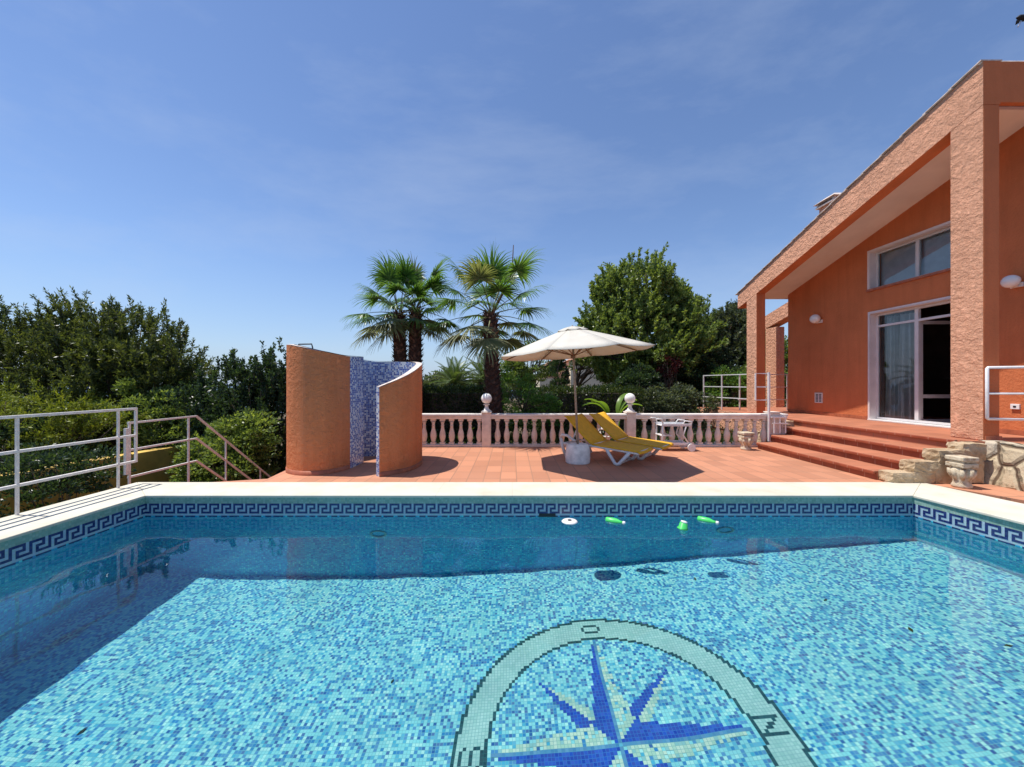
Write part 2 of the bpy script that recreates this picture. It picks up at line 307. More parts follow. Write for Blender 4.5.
# ------------------------------------------------------------------ mesh building
class MB:
    def __init__(s): s.v = []; s.f = []; s.m = []; s.sm = []; s.uv = {}
    def add(s, vs, fs, mi=0, smooth=False):
        o = len(s.v); s.v += [tuple(x) for x in vs]
        for f in fs: s.f.append(tuple(i + o for i in f)); s.m.append(mi); s.sm.append(smooth)
        return s
    def box(s, a, b, mi=0, M4=None):
        (x0, y0, z0), (x1, y1, z1) = a, b
        vs = [(x0, y0, z0), (x1, y0, z0), (x1, y1, z0), (x0, y1, z0), (x0, y0, z1), (x1, y0, z1), (x1, y1, z1), (x0, y1, z1)]
        if M4: vs = [tuple(M4 @ Vector(v)) for v in vs]
        return s.add(vs, [(0, 3, 2, 1), (4, 5, 6, 7), (0, 1, 5, 4), (1, 2, 6, 5), (2, 3, 7, 6), (3, 0, 4, 7)], mi)
    def hexa(s, vs, mi=0):
        return s.add(vs, [(0, 3, 2, 1), (4, 5, 6, 7), (0, 1, 5, 4), (1, 2, 6, 5), (2, 3, 7, 6), (3, 0, 4, 7)], mi)
    def tube(s, pts, rad, n=8, mi=0, caps=True, flat=1.0):
        pts = [Vector(p) for p in pts]
        if isinstance(rad, (int, float)): rad = [rad] * len(pts)
        o = len(s.v); up = Vector((0, 0, 1)); pu = None
        for i, p in enumerate(pts):
            t = (pts[min(i + 1, len(pts) - 1)] - pts[max(i - 1, 0)]).normalized()
            if pu is None: pu = up.cross(t) if abs(t.z) < .95 else Vector((1, 0, 0))
            u = (pu - t * pu.dot(t)).normalized(); pu = u; w = t.cross(u)
            for k in range(n):
                a = 2 * math.pi * (k + .5) / n
                s.v.append(tuple(p + u * math.cos(a) * rad[i] + w * math.sin(a) * rad[i] * flat))
        for i in range(len(pts) - 1):
            for k in range(n):
                k2 = (k + 1) % n
                s.f.append((o + i * n + k, o + i * n + k2, o + (i + 1) * n + k2, o + (i + 1) * n + k)); s.m.append(mi); s.sm.append(n > 4)
        if caps:
            s.f.append(tuple(o + k for k in reversed(range(n)))); s.m.append(mi); s.sm.append(False)
            s.f.append(tuple(o + (len(pts) - 1) * n + k for k in range(n))); s.m.append(mi); s.sm.append(False)
        return s
    def lathe(s, c, prof, n=16, mi=0, sq=False):
        o = len(s.v)
        for r, z in prof:
            for k in range(n):
                a = 2 * math.pi * (k + .5) / n
                rr = r / math.cos(math.pi / 4) if sq else r
                s.v.append((c[0] + rr * math.cos(a), c[1] + rr * math.sin(a), c[2] + z))
        for i in range(len(prof) - 1):
            for k in range(n):
                k2 = (k + 1) % n
                s.f.append((o + i * n + k, o + i * n + k2, o + (i + 1) * n + k2, o + (i + 1) * n + k)); s.m.append(mi); s.sm.append(not sq)
        s.f.append(tuple(o + k for k in reversed(range(n)))); s.m.append(mi); s.sm.append(False)
        s.f.append(tuple(o + (len(prof) - 1) * n + k for k in range(n))); s.m.append(mi); s.sm.append(False)
        return s
    def prism(s, poly, z0, z1, mi=0):
        n = len(poly); vs = [(x, y, z0) for x, y in poly] + [(x, y, z1) for x, y in poly]
        fs = [tuple(reversed(range(n))), tuple(range(n, 2 * n))] + [(i, (i + 1) % n, n + (i + 1) % n, n + i) for i in range(n)]
        return s.add(vs, fs, mi)
    def build(s, name, mats, parent=None, off=None, bevel=0, local=False):
        me = bpy.data.meshes.new(name)
        d = Vector((0, 0, 0)) if local or parent is None else parent_loc(parent)
        me.from_pydata([(x - d.x, y - d.y, z - d.z) for x, y, z in s.v], [], s.f)
        for m in (mats if isinstance(mats, (list, tuple)) else [mats]): me.materials.append(m)
        me.polygons.foreach_set('material_index', s.m); me.polygons.foreach_set('use_smooth', s.sm)
        me.update()
        o = bpy.data.objects.new(name, me); COL.objects.link(o)
        if parent: o.parent = parent
        if bevel:
            md = o.modifiers.new('bevel', 'BEVEL'); md.width = bevel; md.segments = 2; md.limit_method = 'ANGLE'; md.angle_limit = R(35)
        return o
def parent_loc(p):
    v = Vector((0, 0, 0))
    while p: v += p.location; p = p.parent
    return v
def uvmap(o, fn):
    uv = o.data.uv_layers.new(name='UVMap')
    for p in o.data.polygons:
        for li in p.loop_indices:
            uv.data[li].uv = fn(o.data.vertices[o.data.loops[li].vertex_index].co, p)
def tag(o, label=None, cat=None, group=None, kind=None):
    if label: o['label'] = label
    if cat: o['category'] = cat
    if group: o['group'] = group
    if kind: o['kind'] = kind
    return o
def empty(name, loc, label, cat, group=None, rz=0):
    o = bpy.data.objects.new(name, None); COL.objects.link(o); o.location = loc; o.rotation_euler = (0, 0, rz); o.empty_display_size = .1
    return tag(o, label, cat, group)
def kids(o): return [c for c in bpy.data.objects if c.parent == o]
def copy_tree(o, parent=None):
    c = o.copy(); COL.objects.link(c)
    if parent: c.parent = parent
    for ch in kids(o): copy_tree(ch, c)
    return c
def fast_mesh(name, V, F, mats, parent=None, mi=None, local=False):
    """V (n,3) array, F (m,4) array"""
    d = np.zeros(3) if local or parent is None else np.array(parent_loc(parent))
    V = np.asarray(V, np.float32) - d.astype(np.float32)
    me = bpy.data.meshes.new(name)
    me.vertices.add(len(V)); me.vertices.foreach_set('co', V.ravel())
    me.loops.add(F.size); me.loops.foreach_set('vertex_index', F.ravel().astype(np.int32))
    k = F.shape[1]
    me.polygons.add(len(F)); me.polygons.foreach_set('loop_start', np.arange(0, F.size, k, dtype=np.int32))
    for m in (mats if isinstance(mats, (list, tuple)) else [mats]): me.materials.append(m)
    if mi is not None: me.polygons.foreach_set('material_index', mi.astype(np.int32))
    me.update(calc_edges=True); me.validate()
    o = bpy.data.objects.new(name, me); COL.objects.link(o)
    if parent: o.parent = parent
    return o

# ------------------------------------------------------------------ world, sun, camera
SUN = Vector((-.375, .037, 1)).normalized()
w = bpy.data.worlds.new('World'); S.world = w; w.use_nodes = True
nt = w.node_tree; bg = nt.nodes['Background']
sky = nt.nodes.new('ShaderNodeTexSky'); sky.sky_type = 'NISHITA'; sky.sun_disc = False
sky.sun_elevation = math.asin(SUN.z); sky.sun_rotation = math.atan2(SUN.x, SUN.y)
sky.altitude = 60; sky.air_density = 1.1; sky.dust_density = .1; sky.ozone_density = 4.5
tc = nt.nodes.new('ShaderNodeTexCoord')
mp = nt.nodes.new('ShaderNodeMapping'); mp.inputs['Scale'].default_value = (1.2, 3.2, 5.0); mp.inputs['Rotation'].default_value = (R(25), R(38), R(15))
ln(nt, tc.outputs['Generated'], mp.inputs[0])
cf = noise(nt, mp.outputs[0], 1.3, 7, .62)
cmask = ramp(nt, cf, [(.46, (0, 0, 0)), (.80, (.26, .26, .26))])
sep = nt.nodes.new('ShaderNodeSeparateXYZ'); ln(nt, tc.outputs['Generated'], sep.inputs[0])
skt = mixc(nt, 1.0, sky.outputs[0], (1.0, .99, 1.08), 'MULTIPLY')
hz = ramp(nt, sep.outputs[2], [(0, (.80, .80, .80)), (.08, (.42, .42, .42)), (.28, (0, 0, 0))])
skt = mixc(nt, hz, skt, (2.5, 3.6, 5.4))
skyc = mixc(nt, cmask, skt, (4.2, 4.9, 6.2))
ln(nt, skyc, bg.inputs[0]); bg.inputs[1].default_value = .102
sl = bpy.data.lights.new('sun', 'SUN'); sl.energy = 4.3; sl.angle = R(.5); sl.color = (1, .955, .88)
so = bpy.data.objects.new('sun', sl); COL.objects.link(so); so.rotation_euler = SUN.to_track_quat('Z', 'Y').to_euler()
sl.cycles.is_caustics_light = True
cam = bpy.data.cameras.new('camera'); cam.lens = 13.5; cam.sensor_width = 36; cam.clip_end = 40000; cam.clip_start = .05
co = bpy.data.objects.new('camera', cam); COL.objects.link(co); co.location = (0, 0, 1.5); co.rotation_euler = (R(90), 0, 0); S.camera = co
S.view_settings.view_transform = 'Standard'; S.view_settings.look = 'None'; S.view_settings.exposure = .42; S.view_settings.gamma = 1
S.cycles.use_denoising = True
S.cycles.max_bounces = 10; S.cycles.diffuse_bounces = 4; S.cycles.transmission_bounces = 6; S.cycles.transparent_max_bounces = 12
S.cycles.caustics_refractive = True; S.cycles.caustics_reflective = False; S.cycles.sample_clamp_indirect = 6

# ------------------------------------------------------------------ pool
XL, YB, YF = -4.89, 5.12, -2.2
XRB, XRF = 5.35, 6.55           # right side runs slightly outwards towards the camera
WZ = -.273
def depth(x): return -(1.62 - .105 * x)      # floor z below the waterline -> absolute below
def fz(x): return WZ + depth(x)
def xr(y): return XRB + (YB - y) / (YB - YF) * (XRF - XRB)
pool = empty('swimming_pool', (0, 0, 0), 'blue mosaic swimming pool with Greek key border and cream coping', 'pool')
# floor
mb = MB(); N = 24
xs = [XL + (XRF + .02 - XL) * i / N for i in range(N + 1)]
mb.add([(XL, YF, fz(XL)), (xr(YF), YF, fz(xr(YF))), (xr(YB), YB, fz(xr(YB))), (XL, YB, fz(XL))], [(0, 1, 2, 3)])
pf = mb.build('floor', M['pool_floor'], pool); uvmap(pf, lambda c, p: (c.x, c.y))
# side walls, waterline band and key border (u runs clockwise: left wall, back wall, right wall, front wall)
KEY = ["XXXXX.", "X...X.", "X.XXX.", "X.X...", "X.XXXX"]
BAND0, BAND1 = -.02, -.02 - 3 * TILE
def wall(p0, p1, u0, nm, label):
    p0, p1 = Vector((*p0, 0)), Vector((*p1, 0)); d = (p1 - p0); Lh = d.length; d.normalize(); nrm = Vector((d.y, -d.x, 0))
    def strip(z0a, z0b, z1a, z1b, m, name, push):
        b = MB(); a, c = p0 + nrm * push, p1 + nrm * push
        b.add([(a.x, a.y, z0a), (c.x, c.y, z0b), (c.x, c.y, z1b), (a.x, a.y, z1a)], [(0, 1, 2, 3)])
        o = b.build(name, m, pool)
        uv = o.data.uv_layers.new(name='UVMap')
        for li, q in enumerate([(u0, z0a), (u0 + Lh, z0b), (u0 + Lh, z1b), (u0, z1a)]): uv.data[li].uv = (q[0], q[1] - BAND0)
        return o
    z_low = -.02 - 9 * TILE
    wl = strip(fz(p0.x) - .02, fz(p1.x) - .02, z_low, z_low, M['pool_wall'], 'side_wall', 0)
    strip(BAND1, BAND1, BAND0 + .02, BAND0 + .02, M['pool_green'], 'green_band', 0)
    strip(z_low, z_low, BAND1, BAND1, M['pool_band'], 'waterline_band', 0)
    kb = MB(); n = int(Lh / TILE); uvs = []; ph = int(round(u0 / TILE))
    for i in range(n):
        cells = [3 + r for r in range(5) if KEY[r][(i + ph) % 6] == 'X']
        if (i * 7919 + ph) % 11 not in (2, 6, 7): cells.append(9)
        for r in cells:
            a = p0 + d * (i * TILE) + nrm * .0025; c = p0 + d * ((i + 1) * TILE) + nrm * .0025
            zt = BAND0 - r * TILE; zb = zt - TILE
            kb.add([(a.x, a.y, zb), (c.x, c.y, zb), (c.x, c.y, zt), (a.x, a.y, zt)], [(0, 1, 2, 3)])
            ui, vi = (i + ph) * TILE, -r * TILE
            uvs += [(ui, vi - TILE), (ui + TILE, vi - TILE), (ui + TILE, vi), (ui, vi)]
    o = kb.build('key_border', M['key_blue'], pool); uv = o.data.uv_layers.new(name='UVMap')
    uv.data.foreach_set('uv', [q for t in uvs for q in t])
    return u0 + Lh, wl
u = 0; WL = []
for a, b, lb in (((XL, YF), (XL, YB), 'l'), ((XL, YB), (XRB, YB), 'b'), ((XRB, YB), (XRF, YF), 'r'), ((XRF, YF), (XL, YF), 'f')):
    u, wl_ = wall(a, b, u, 'side_wall', lb); WL.append(wl_)
# coping slabs: top at z=.015 above the terrace, 35 mm thick nose
cp = MB()
ox, oy = -5.66, 5.80
def slab(poly): cp.prism(poly, -.022, .012)
slab([(ox, YF - .7), (XL + .012, YF - .7), (XL + .012, YB - .012), (ox, oy)])
cop = cp.build('coping_slab', M['coping'], pool, bevel=.008)
for poly in ([(ox, oy), (XL + .012, YB - .012), (XRB - .012, YB - .012), (6.18, oy)],
             [(6.18, oy), (XRB - .012, YB - .012), (XRF - .012, YF - .7), (7.5, YF - .7)],
             [(XL + .012, YF - .7), (XRF - .012, YF - .7), (XRF - .012, YF), (XL + .012, YF)]):
    cp = MB(); slab(poly); cp.build('coping_slab', M['coping'], pool, bevel=.008)
# compass on the floor, tile by tile
CX, CY = round(.80 / TILE) * TILE, round(2.86 / TILE) * TILE
cells = {}
RN = int(1.30 / TILE)
def put(i, j, m): cells[(i, j)] = m
for i in range(-RN, RN + 1):
    for j in range(-RN, RN + 1):
        x, y = i * TILE, j * TILE; r = math.hypot(x, y)
        ro, ri = 1.27, .995
        if ri <= r <= ro:
            edge = r > ro - TILE * 1.05 or r < ri + TILE * 1.0
            put(i, j, 1 if edge else 0); continue
        if r < ri:
            done = False
            for k in range(4):                              # long points
                a = math.pi / 2 * k; dx, dy = math.cos(a), math.sin(a)
                t = x * dx + y * dy; s = -x * dy + y * dx     # s>0: left looking outwards
                if t > 0:
                    wd = .012 + (.155 if t > .16 else t * 1.0) * (1 - max(0, t - .16) / .84) if t < .98 else 0
                    if abs(s) < TILE * .95 and t < .97: put(i, j, 3); done = True; break
                    if abs(s) < wd and t > .12 * 0 + abs(s) * .9:
                        
                        if s > 0 or random.random() < .74: put(i, j, 2 if s > 0 else 4)
                        done = True; break
            if done: continue
            for k in range(4):                              # short points
                a = math.pi / 4 + math.pi / 2 * k; dx, dy = math.cos(a), math.sin(a)
                t = x * dx + y * dy; s = -x * dy + y * dx
                if .12 < t < .80 and abs(s) < .125 * (1 - (t - .15) / .67):
                    put(i, j, 2 if s > 0 else 4); break
GL = {'N': ["X....X", "XX...X", "X.X..X", "X.XX.X", "X..X.X", "X...XX", "X....X"], 'S': [".XXXX.", "X....X", "X.....", ".XXXX.", ".....X", "X....X", ".XXXX."],
      'O': [".XXXXX.", "X.....X", "X.....X", ".XXXXX."], 'E': ["XXXXXX", "X.....", "X.....", "XXXXX.", "X.....", "X.....", "XXXXXX"]}
for ch, (ux, uy) in {'O': (0, 1), 'N': (1, 0), 'S': (-1, 0), 'E': (0, -1)}.items():
    g = GL[ch]; rx, ry = uy, -ux; h, wd = len(g), len(g[0]); R0 = 42
    for r in range(h):
        for c in range(wd):
            if g[r][c] == 'X':
                up, rt = (h // 2 - r), c - wd // 2
                put(ux * (R0 + up) + rx * rt, uy * (R0 + up) + ry * rt, 1)
V, F, MI, UV = [], [], [], []
for (i, j), m in cells.items():
    x0, y0 = CX + i * TILE, CY + j * TILE; b = len(V)
    for x, y in ((x0, y0), (x0 + TILE, y0), (x0 + TILE, y0 + TILE), (x0, y0 + TILE)):
        V.append((x, y, fz(x) + .003)); UV += [x, y]
    F.append((b, b + 1, b + 2, b + 3)); MI.append(m)
cm = fast_mesh('compass_mosaic', np.array(V), np.array(F), [M['c_teal'], M['c_dark'], M['c_blue'], M['c_mid'], M['c_pale']], pool, np.array(MI))
cm.data.uv_layers.new(name='UVMap').data.foreach_set('uv', UV)
# inlets and skimmer mouth in the back wall
for x, z in ((-1.78, -.90), (2.84, -.80)):
    t = MB(); ring = [(x + .10 * math.cos(a), YB - .014, z + .10 * math.sin(a)) for a in [k * math.pi / 12 for k in range(25)]]
    t.tube(ring, .016, 6, caps=False); t.build('inlet_ring', M['c_teal'], pool)
sk = MB(); sk.box((.36, YB - .006, -.288), (.58, YB + .02, -.232)); sk.build('skimmer_mouth', M['black'], pool)
for ch in kids(pool): ch.cycles.is_caustics_receiver = True
# water
NX, NY = 190, 130
xs_ = np.linspace(0, 1, NX + 1); V = []
for j in range(NY + 1):
    y = YF + (YB - YF) * j / NY
    for i in range(NX + 1):
        x = XL + (xr(y) - XL) * i / NX
        z = WZ + .00075 * (math.sin(x * 4.1 + y * 2.2) + .9 * math.sin(x * 2.3 - y * 7.1 + 1 + math.sin(x * 1.3)) + .55 * math.sin(x * 9.7 + y * 7.9 + 2 + math.sin(y * 2.1)) + .40 * math.sin(x * 14.3 - y * 11.9 + 1.3 * math.sin(x * 2.2)) + .3 * math.sin(x * 6.3 + y * 17.0))
        V.append((x, y, z))
F = np.array([(j * (NX + 1) + i, j * (NX + 1) + i + 1, (j + 1) * (NX + 1) + i + 1, (j + 1) * (NX + 1) + i) for j in range(NY) for i in range(NX)])
wo = fast_mesh('pool_water', np.array(V), F, M['water'])
wo.data.polygons.foreach_set('use_smooth', [True] * len(F)); wo.cycles.is_caustics_caster = True
tag(wo, 'clear calm water filling the mosaic pool', None, None, 'structure')

# ------------------------------------------------------------------ ground, terrace, sea
def sheet(name, poly, z0, z1, m, label, kind='structure', top_only=False):
    b = MB()
    if top_only: b.add([(x, y, z1) for x, y in poly], [tuple(range(len(poly)))])
    else: b.prism(poly, z0, z1)
    return tag(b.build(name, m), label, None, None, kind)
sheet('lower_ground', [(-90, -60), (90, -60), (90, 62), (-90, 62)], 0, -3.25, M['earth'], 'dry garden ground below the terrace', top_only=True)
sheet('sea', [(-20000, -20000), (20000, -20000), (20000, 20000), (-20000, 20000)], 0, -45, M['sea'], 'flat blue sea out to the horizon', top_only=True)
sheet('terrace', [(-4.68, 5.804), (6.184, 5.804), (6.9, 4.2), (7.28, YF), (8.4, YF), (8.4, 9.42), (-3.95, 9.42), (-3.93, 6.75), (-3.85, 6.05)], -3.2, 0, M['terrace'], 'terracotta tiled terrace behind the pool')
sheet('pool_surround', [(7.6, YF - .7), (8.4, YF), (7.28, YF + .004), (7.5, YF - .7)], -3.2, -.002, M['terrace'], 'terracotta paving beside the pool')
sheet('garden_bed', [(-3.95, 9.424), (8.4, 9.424), (8.4, 14.6), (30, 14.6), (30, 48), (-8, 48), (-8, 16)], -3.2, -.35, M['earth'], 'raised garden bed behind the balustrade')
# wall under the left coping and the stair beside it
b = MB(); b.box((ox + .03, YF - .7, -3.24), (XL - .15, 5.79, -.024)); ww = b.build('retaining_wall', M['ochre'])
tag(ww, 'ochre retaining wall under the railed left pool edge', 'wall')
st = empty('garden_stairs', (-5.2, 6.5, -3.2), 'outdoor stairs going down to the lower garden beside the shower', 'stairs')
b = MB(); b.box((-6.1, 5.81, -3.2), (-4.0, 7.3, -.45)); b.build('landing', M['step'], st)
for k in range(13):
    b = MB(); z = -.45 - .19 * (k + 1); b.box((-6.1, 7.302 + .26 * k, -3.2), (-4.0, 7.302 + .26 * (k + 1) - .002, z)); b.build('step', M['step'], st)

# ------------------------------------------------------------------ railings on the left
ra = empty('metal_railing', (-5.56, 3, 0), 'white metal railing along the left coping of the pool', 'railing')
def rail(b, p, q, t=.022, hgt=None): b.tube([p, q], t, 4, flat=1.0)
X1 = -5.60
for z in (1.125, .73, .345):
    b = MB(); b.box((X1 - .020, YF, z - .016), (X1 + .020, 5.70, z + .016)); b.build('rail', M['cream_paint'], ra, bevel=.004)
for y in (-1.1, .75, 2.55, 4.345, 5.46):
    b = MB(); b.box((X1 - .012, y - .012, .012), (X1 + .012, y + .012, 1.11)); b.build('post', M['cream_paint'], ra)
b = MB(); b.box((X1 - .014, 5.702, .33), (X1 + .014, 5.73, 1.141)); b.build('end_post', M['cream_paint'], ra)
rb = empty('stair_railing', (-6.0, 6.5, -.45), 'white metal railing stepping down beside the stairs', 'railing')
for z, e in ((.88, 3.05), (.456, 3.05), (.03, 3.05)):
    b = MB(); b.tube([(-6.0, 6.0, z), (-6.0, 7.30, z), (-6.0, 7.30 + e, z - .765 * e)], .022, 4); b.build('rail', M['cream_paint'], rb)
for y, zt, zb in ((6.02, .90, -.45), (7.12, .88, -.45), (8.05, .29, -1.1), (9.15, -.55, -1.9), (10.2, -1.33, -2.7)):
    b = MB(); b.box((-6.013, y - .013, zb), (-5.987, y + .013, zt)); b.build('post', M['cream_paint'], rb)
b = MB(); b.box((-6.03, 5.96, .08), (-5.99, 6.006, .80)); b.build('post_sleeve', M['cream_paint'], rb)

# ochre wall lower down on the left
b = MB(); b.hexa([(-9.3, 2, -3.24), (-9.0, 2, -3.24), (-9.0, 13.2, -3.24), (-9.3, 13.2, -3.24), (-9.3, 2, -.05), (-9.0, 2, -.05), (-9.0, 13.2, -.25), (-9.3, 13.2, -.25)])
tag(b.build('garden_wall', M['ochre']), 'low ochre garden wall seen through the left railings', 'wall')

# ------------------------------------------------------------------ open-air shower
sh = empty('outdoor_shower', (-2.8, 7.1, 0), 'curved orange stucco shower enclosure lined with blue and white mosaic', 'shower')
ctrl = [(-2.13, 6.16, 1.435), (-1.80, 6.50, 1.62), (-1.68, 7.0, 1.80), (-1.80, 7.55, 1.90), (-2.25, 7.95, 1.945), (-2.85, 8.05, 1.955), (-3.45, 7.85, 2.05), (-3.83, 7.35, 2.14), (-3.925, 6.85, 2.175),
        (-3.78, 6.45, 2.15), (-3.40, 6.25, 2.08), (-3.08, 6.33, 2.02), (-2.90, 6.62, 1.98), (-2.84, 6.95, 1.985), (-2.83, 7.32, 2.0)]
def catmull(P, n):
    P = [Vector(p) for p in P]; P = [P[0] * 2 - P[1]] + P + [P[-1] * 2 - P[-2]]; out = []
    for i in range(1, len(P) - 2):
        for k in range(n):
            t = k / n; a, b_, c, d = P[i - 1], P[i], P[i + 1], P[i + 2]
            out.append(.5 * ((2 * b_) + (c - a) * t + (2 * a - 5 * b_ + 4 * c - d) * t * t + (3 * b_ - a - 3 * c + d) * t ** 3))
    out.append(P[-2]); return out
pth = catmull(ctrl, 8); n = len(pth)
inn = []
for i, p in enumerate(pth):
    t = (pth[min(i + 1, n - 1)] - pth[max(i - 1, 0)]); t.z = 0; t.normalize()
    inn.append(Vector((p.x - t.y * .11, p.y + t.x * .11, p.z)))
tail = (len(ctrl) - 3) * 8 + 4
def arc(P):
    s = [0]
    for i in range(1, len(P)): s.append(s[-1] + (P[i].xy - P[i - 1].xy).length)
    return s
so_, si_ = arc(pth), arc(inn)
def face_strip(P, s, i0, i1, flip, name, m, zb=0.0, thick=None):
    b = MB(); uv = []
    for i in range(i0, i1):
        a, c = P[i], P[i + 1]
        q = [(a.x, a.y, zb), (c.x, c.y, zb), (c.x, c.y, c.z), (a.x, a.y, a.z)]; w_ = [(s[i], zb), (s[i + 1], zb), (s[i + 1], c.z), (s[i], a.z)]
        if flip: q.reverse(); w_.reverse()
        b.add(q, [(0, 1, 2, 3)], 0, True); uv += w_
    o = b.build(name, m, sh); o.data.uv_layers.new(name='UVMap').data.foreach_set('uv', [x for t in uv for x in t])
    return o
face_strip(pth, so_, 0, tail, False, 'outer_face', M['shower_out'])
face_strip(pth, so_, tail, n - 1, False, 'entrance_mosaic', M['shower_mosaic'])
face_strip(inn, si_, 0, n - 1, True, 'inner_mosaic', M['shower_mosaic'])
b = MB()
for i in range(n - 1):
    b.add([(pth[i].x, pth[i].y, pth[i].z), (pth[i + 1].x, pth[i + 1].y, pth[i + 1].z), (inn[i + 1].x, inn[i + 1].y, inn[i + 1].z), (inn[i].x, inn[i].y, inn[i].z)], [(0, 1, 2, 3)])
    b.add([(pth[i].x, pth[i].y, pth[i].z + .012), (pth[i + 1].x, pth[i + 1].y, pth[i + 1].z + .012), (inn[i + 1].x, inn[i + 1].y, inn[i + 1].z + .012), (inn[i].x, inn[i].y, inn[i].z + .012)], [(0, 1, 2, 3)])
b.build('top_edge', M['roof_edge'], sh)
for i in (0, n - 1):
    a, c = pth[i], inn[i]; b = MB(); q = [(a.x, a.y, 0), (c.x, c.y, 0), (c.x, c.y, c.z + .01), (a.x, a.y, a.z + .01)]
    b.add(q, [(0, 1, 2, 3) if i else (3, 2, 1, 0)]); w_ = [(0, 0), (.11, 0), (.11, a.z), (0, a.z)]
    o = b.build('end_mosaic', M['shower_mosaic'], sh); o.data.uv_layers.new(name='UVMap').data.foreach_set('uv', [x for t in (w_ if i else w_[::-1]) for x in t])
b = MB()
for i in range(tail - 1):
    a, c = pth[i], pth[i + 1]; ta = (c - a); ta.z = 0; ta.normalize(); o_ = Vector((ta.y, -ta.x, 0)) * .012
    a0, c0 = a + o_, c + o_
    b.add([(a0.x, a0.y, 0), (c0.x, c0.y, 0), (c0.x, c0.y, .075), (a0.x, a0.y, .075), (c.x, c.y, .075), (a.x, a.y, .075)], [(0, 1, 2, 3), (3, 2, 4, 5)], 0, True)
b.build('skirting', M['skirting'], sh)
b = MB(); b.tube([(-3.86, 6.95, 2.14), (-3.86, 6.95, 2.21), (-3.60, 6.9, 2.21), (-3.58, 6.9, 2.13)], .012, 6); b.build('shower_pipe', M['black'], sh)

# ------------------------------------------------------------------ balustrade
bal = empty('balustrade', (1.3, 9.15, 0), 'pink cast stone balustrade with turned balusters at the back of the terrace', 'balustrade')
BY = 9.15
b = MB(); b.box((-3.9, BY - .10, .0), (6.50, BY + .10, .055)); b.build('base_rail', M['baluster'], bal, bevel=.01)
b = MB(); b.box((-3.9, BY - .085, .66), (6.50, BY + .085, .72)); b.box((-3.9, BY - .12, .722), (6.50, BY + .12, .782)); b.build('handrail', M['rail_stone'], bal, bevel=.012)
prof = [(.062, 0), (.062, .045), (.045, .055), (.050, .08), (.067, .15), (.073, .20), (.066, .27), (.042, .36), (.033, .42), (.046, .435), (.033, .45), (.036, .50), (.052, .545), (.060, .56), (.060, .605)]
posts_x = [-3.83, -.605, 2.81, 6.2]
first = None; x = -3.62
while x < 6.45:
    if all(abs(x - px) > .16 for px in posts_x):
        if first is None:
            b = MB(); b.lathe((0, 0, 0), prof[2:-2], 14); b.box((-.06, -.06, 0), (.06, .06, .05)); b.box((-.058, -.058, .555), (.058, .058, .605))
            first = b.build('baluster', M['baluster'], bal, local=True); o = first
        else: o = first.copy(); COL.objects.link(o); o.parent = bal
        o.location = Vector((x, BY, .055)) - bal.location
    x += .2185
for px in posts_x:
    b = MB(); b.box((px - .105, BY - .125, 0), (px + .105, BY + .125, .80)); b.box((px - .125, BY - .145, .80), (px + .125, BY + .145, .83))
    b.build('post', M['baluster'], bal, bevel=.008)
for px, lb in ((-.605, 'white globe lamp on the balustrade post beside the leaning palm trunk'), (2.81, 'white globe lamp on the balustrade post behind the yellow loungers')):
    g = empty('globe_lamp', (px, BY, .83), lb, 'lamp', 'globe lamps on the balustrade')
    b = MB(); b.lathe((px, BY, .83), [(.115, 0), (.115, .02), (.07, .05), (.045, .10), (.04, .15), (.075, .165), (.075, .18)], 16); b.build('base', M['rail_stone'], g)
    b = MB(); b.lathe((px, BY, 1.142), [(.128 * math.sin(math.pi * (k + .02) / 12.04), -.128 * math.cos(math.pi * (k + .02) / 12.04)) for k in range(13)], 20); b.build('globe', M['globe'], g)

# ------------------------------------------------------------------ umbrella
UX, UY = 1.16, 7.2
um = empty('patio_umbrella', (1.25, 7.3, .36), 'open cream canvas patio umbrella shading the yellow loungers', 'umbrella')
apex = Vector((1.13, 7.22, 2.50)); tilt = Matrix.Rotation(R(-4.2), 3, 'Y')
def uv_(r, a, dz): return apex + tilt @ Vector((r * math.cos(a), r * math.sin(a), dz))
ANG = [R(-25 + 45 * k) for k in range(8)]
def canopy(r0, r1, z0, z1, sag, seg=6, sub=4, lift=0, scall=.05):
    b = MB()
    for k in range(8):
        a0, a1 = ANG[k], ANG[k] + R(45); g = []
        for i in range(seg + 1):
            t = i / seg; r = r0 + (r1 - r0) * t; z = z0 + (z1 - z0) * t + sag * math.sin(math.pi * t); row = []
            P0, P1 = Vector((r * math.cos(a0), r * math.sin(a0), z)), Vector((r * math.cos(a1), r * math.sin(a1), z))
            for j in range(sub + 1):
                s_ = j / sub; P = P0.lerp(P1, s_); P.z -= .028 * 4 * s_ * (1 - s_) * t
                row.append(tuple(apex + tilt @ (P + Vector((0, 0, lift)))))
            g.append(row)
        vs = [v for row in g for v in row]; m_ = sub + 1
        b.add(vs, [(i * m_ + j, (i + 1) * m_ + j, (i + 1) * m_ + j + 1, i * m_ + j + 1) for i in range(seg) for j in range(sub)], 0, True)
    return b
cn = canopy(.20, 1.45, 0, -.43, .006).build('canopy', M['canvas'], um)
md = cn.modifiers.new('thick', 'SOLIDIFY'); md.thickness = .004
vn = canopy(.02, .30, .075, -.005, .01, 3, 3).build('vent_cap', M['canvas'], um); md = vn.modifiers.new('thick', 'SOLIDIFY'); md.thickness = .004
b = MB(); b.tube([(1.25, 7.3, .345), tuple(apex + Vector((0, 0, .05)))], .021, 10); b.build('pole', M['pole'], um)
b = MB(); p = apex + Vector((.004, 0, .09)); b.lathe(tuple(p), [(.012, -.03), (.02, -.015), (.012, .0), (.004, .008)], 10); b.build('finial', M['pole'], um)
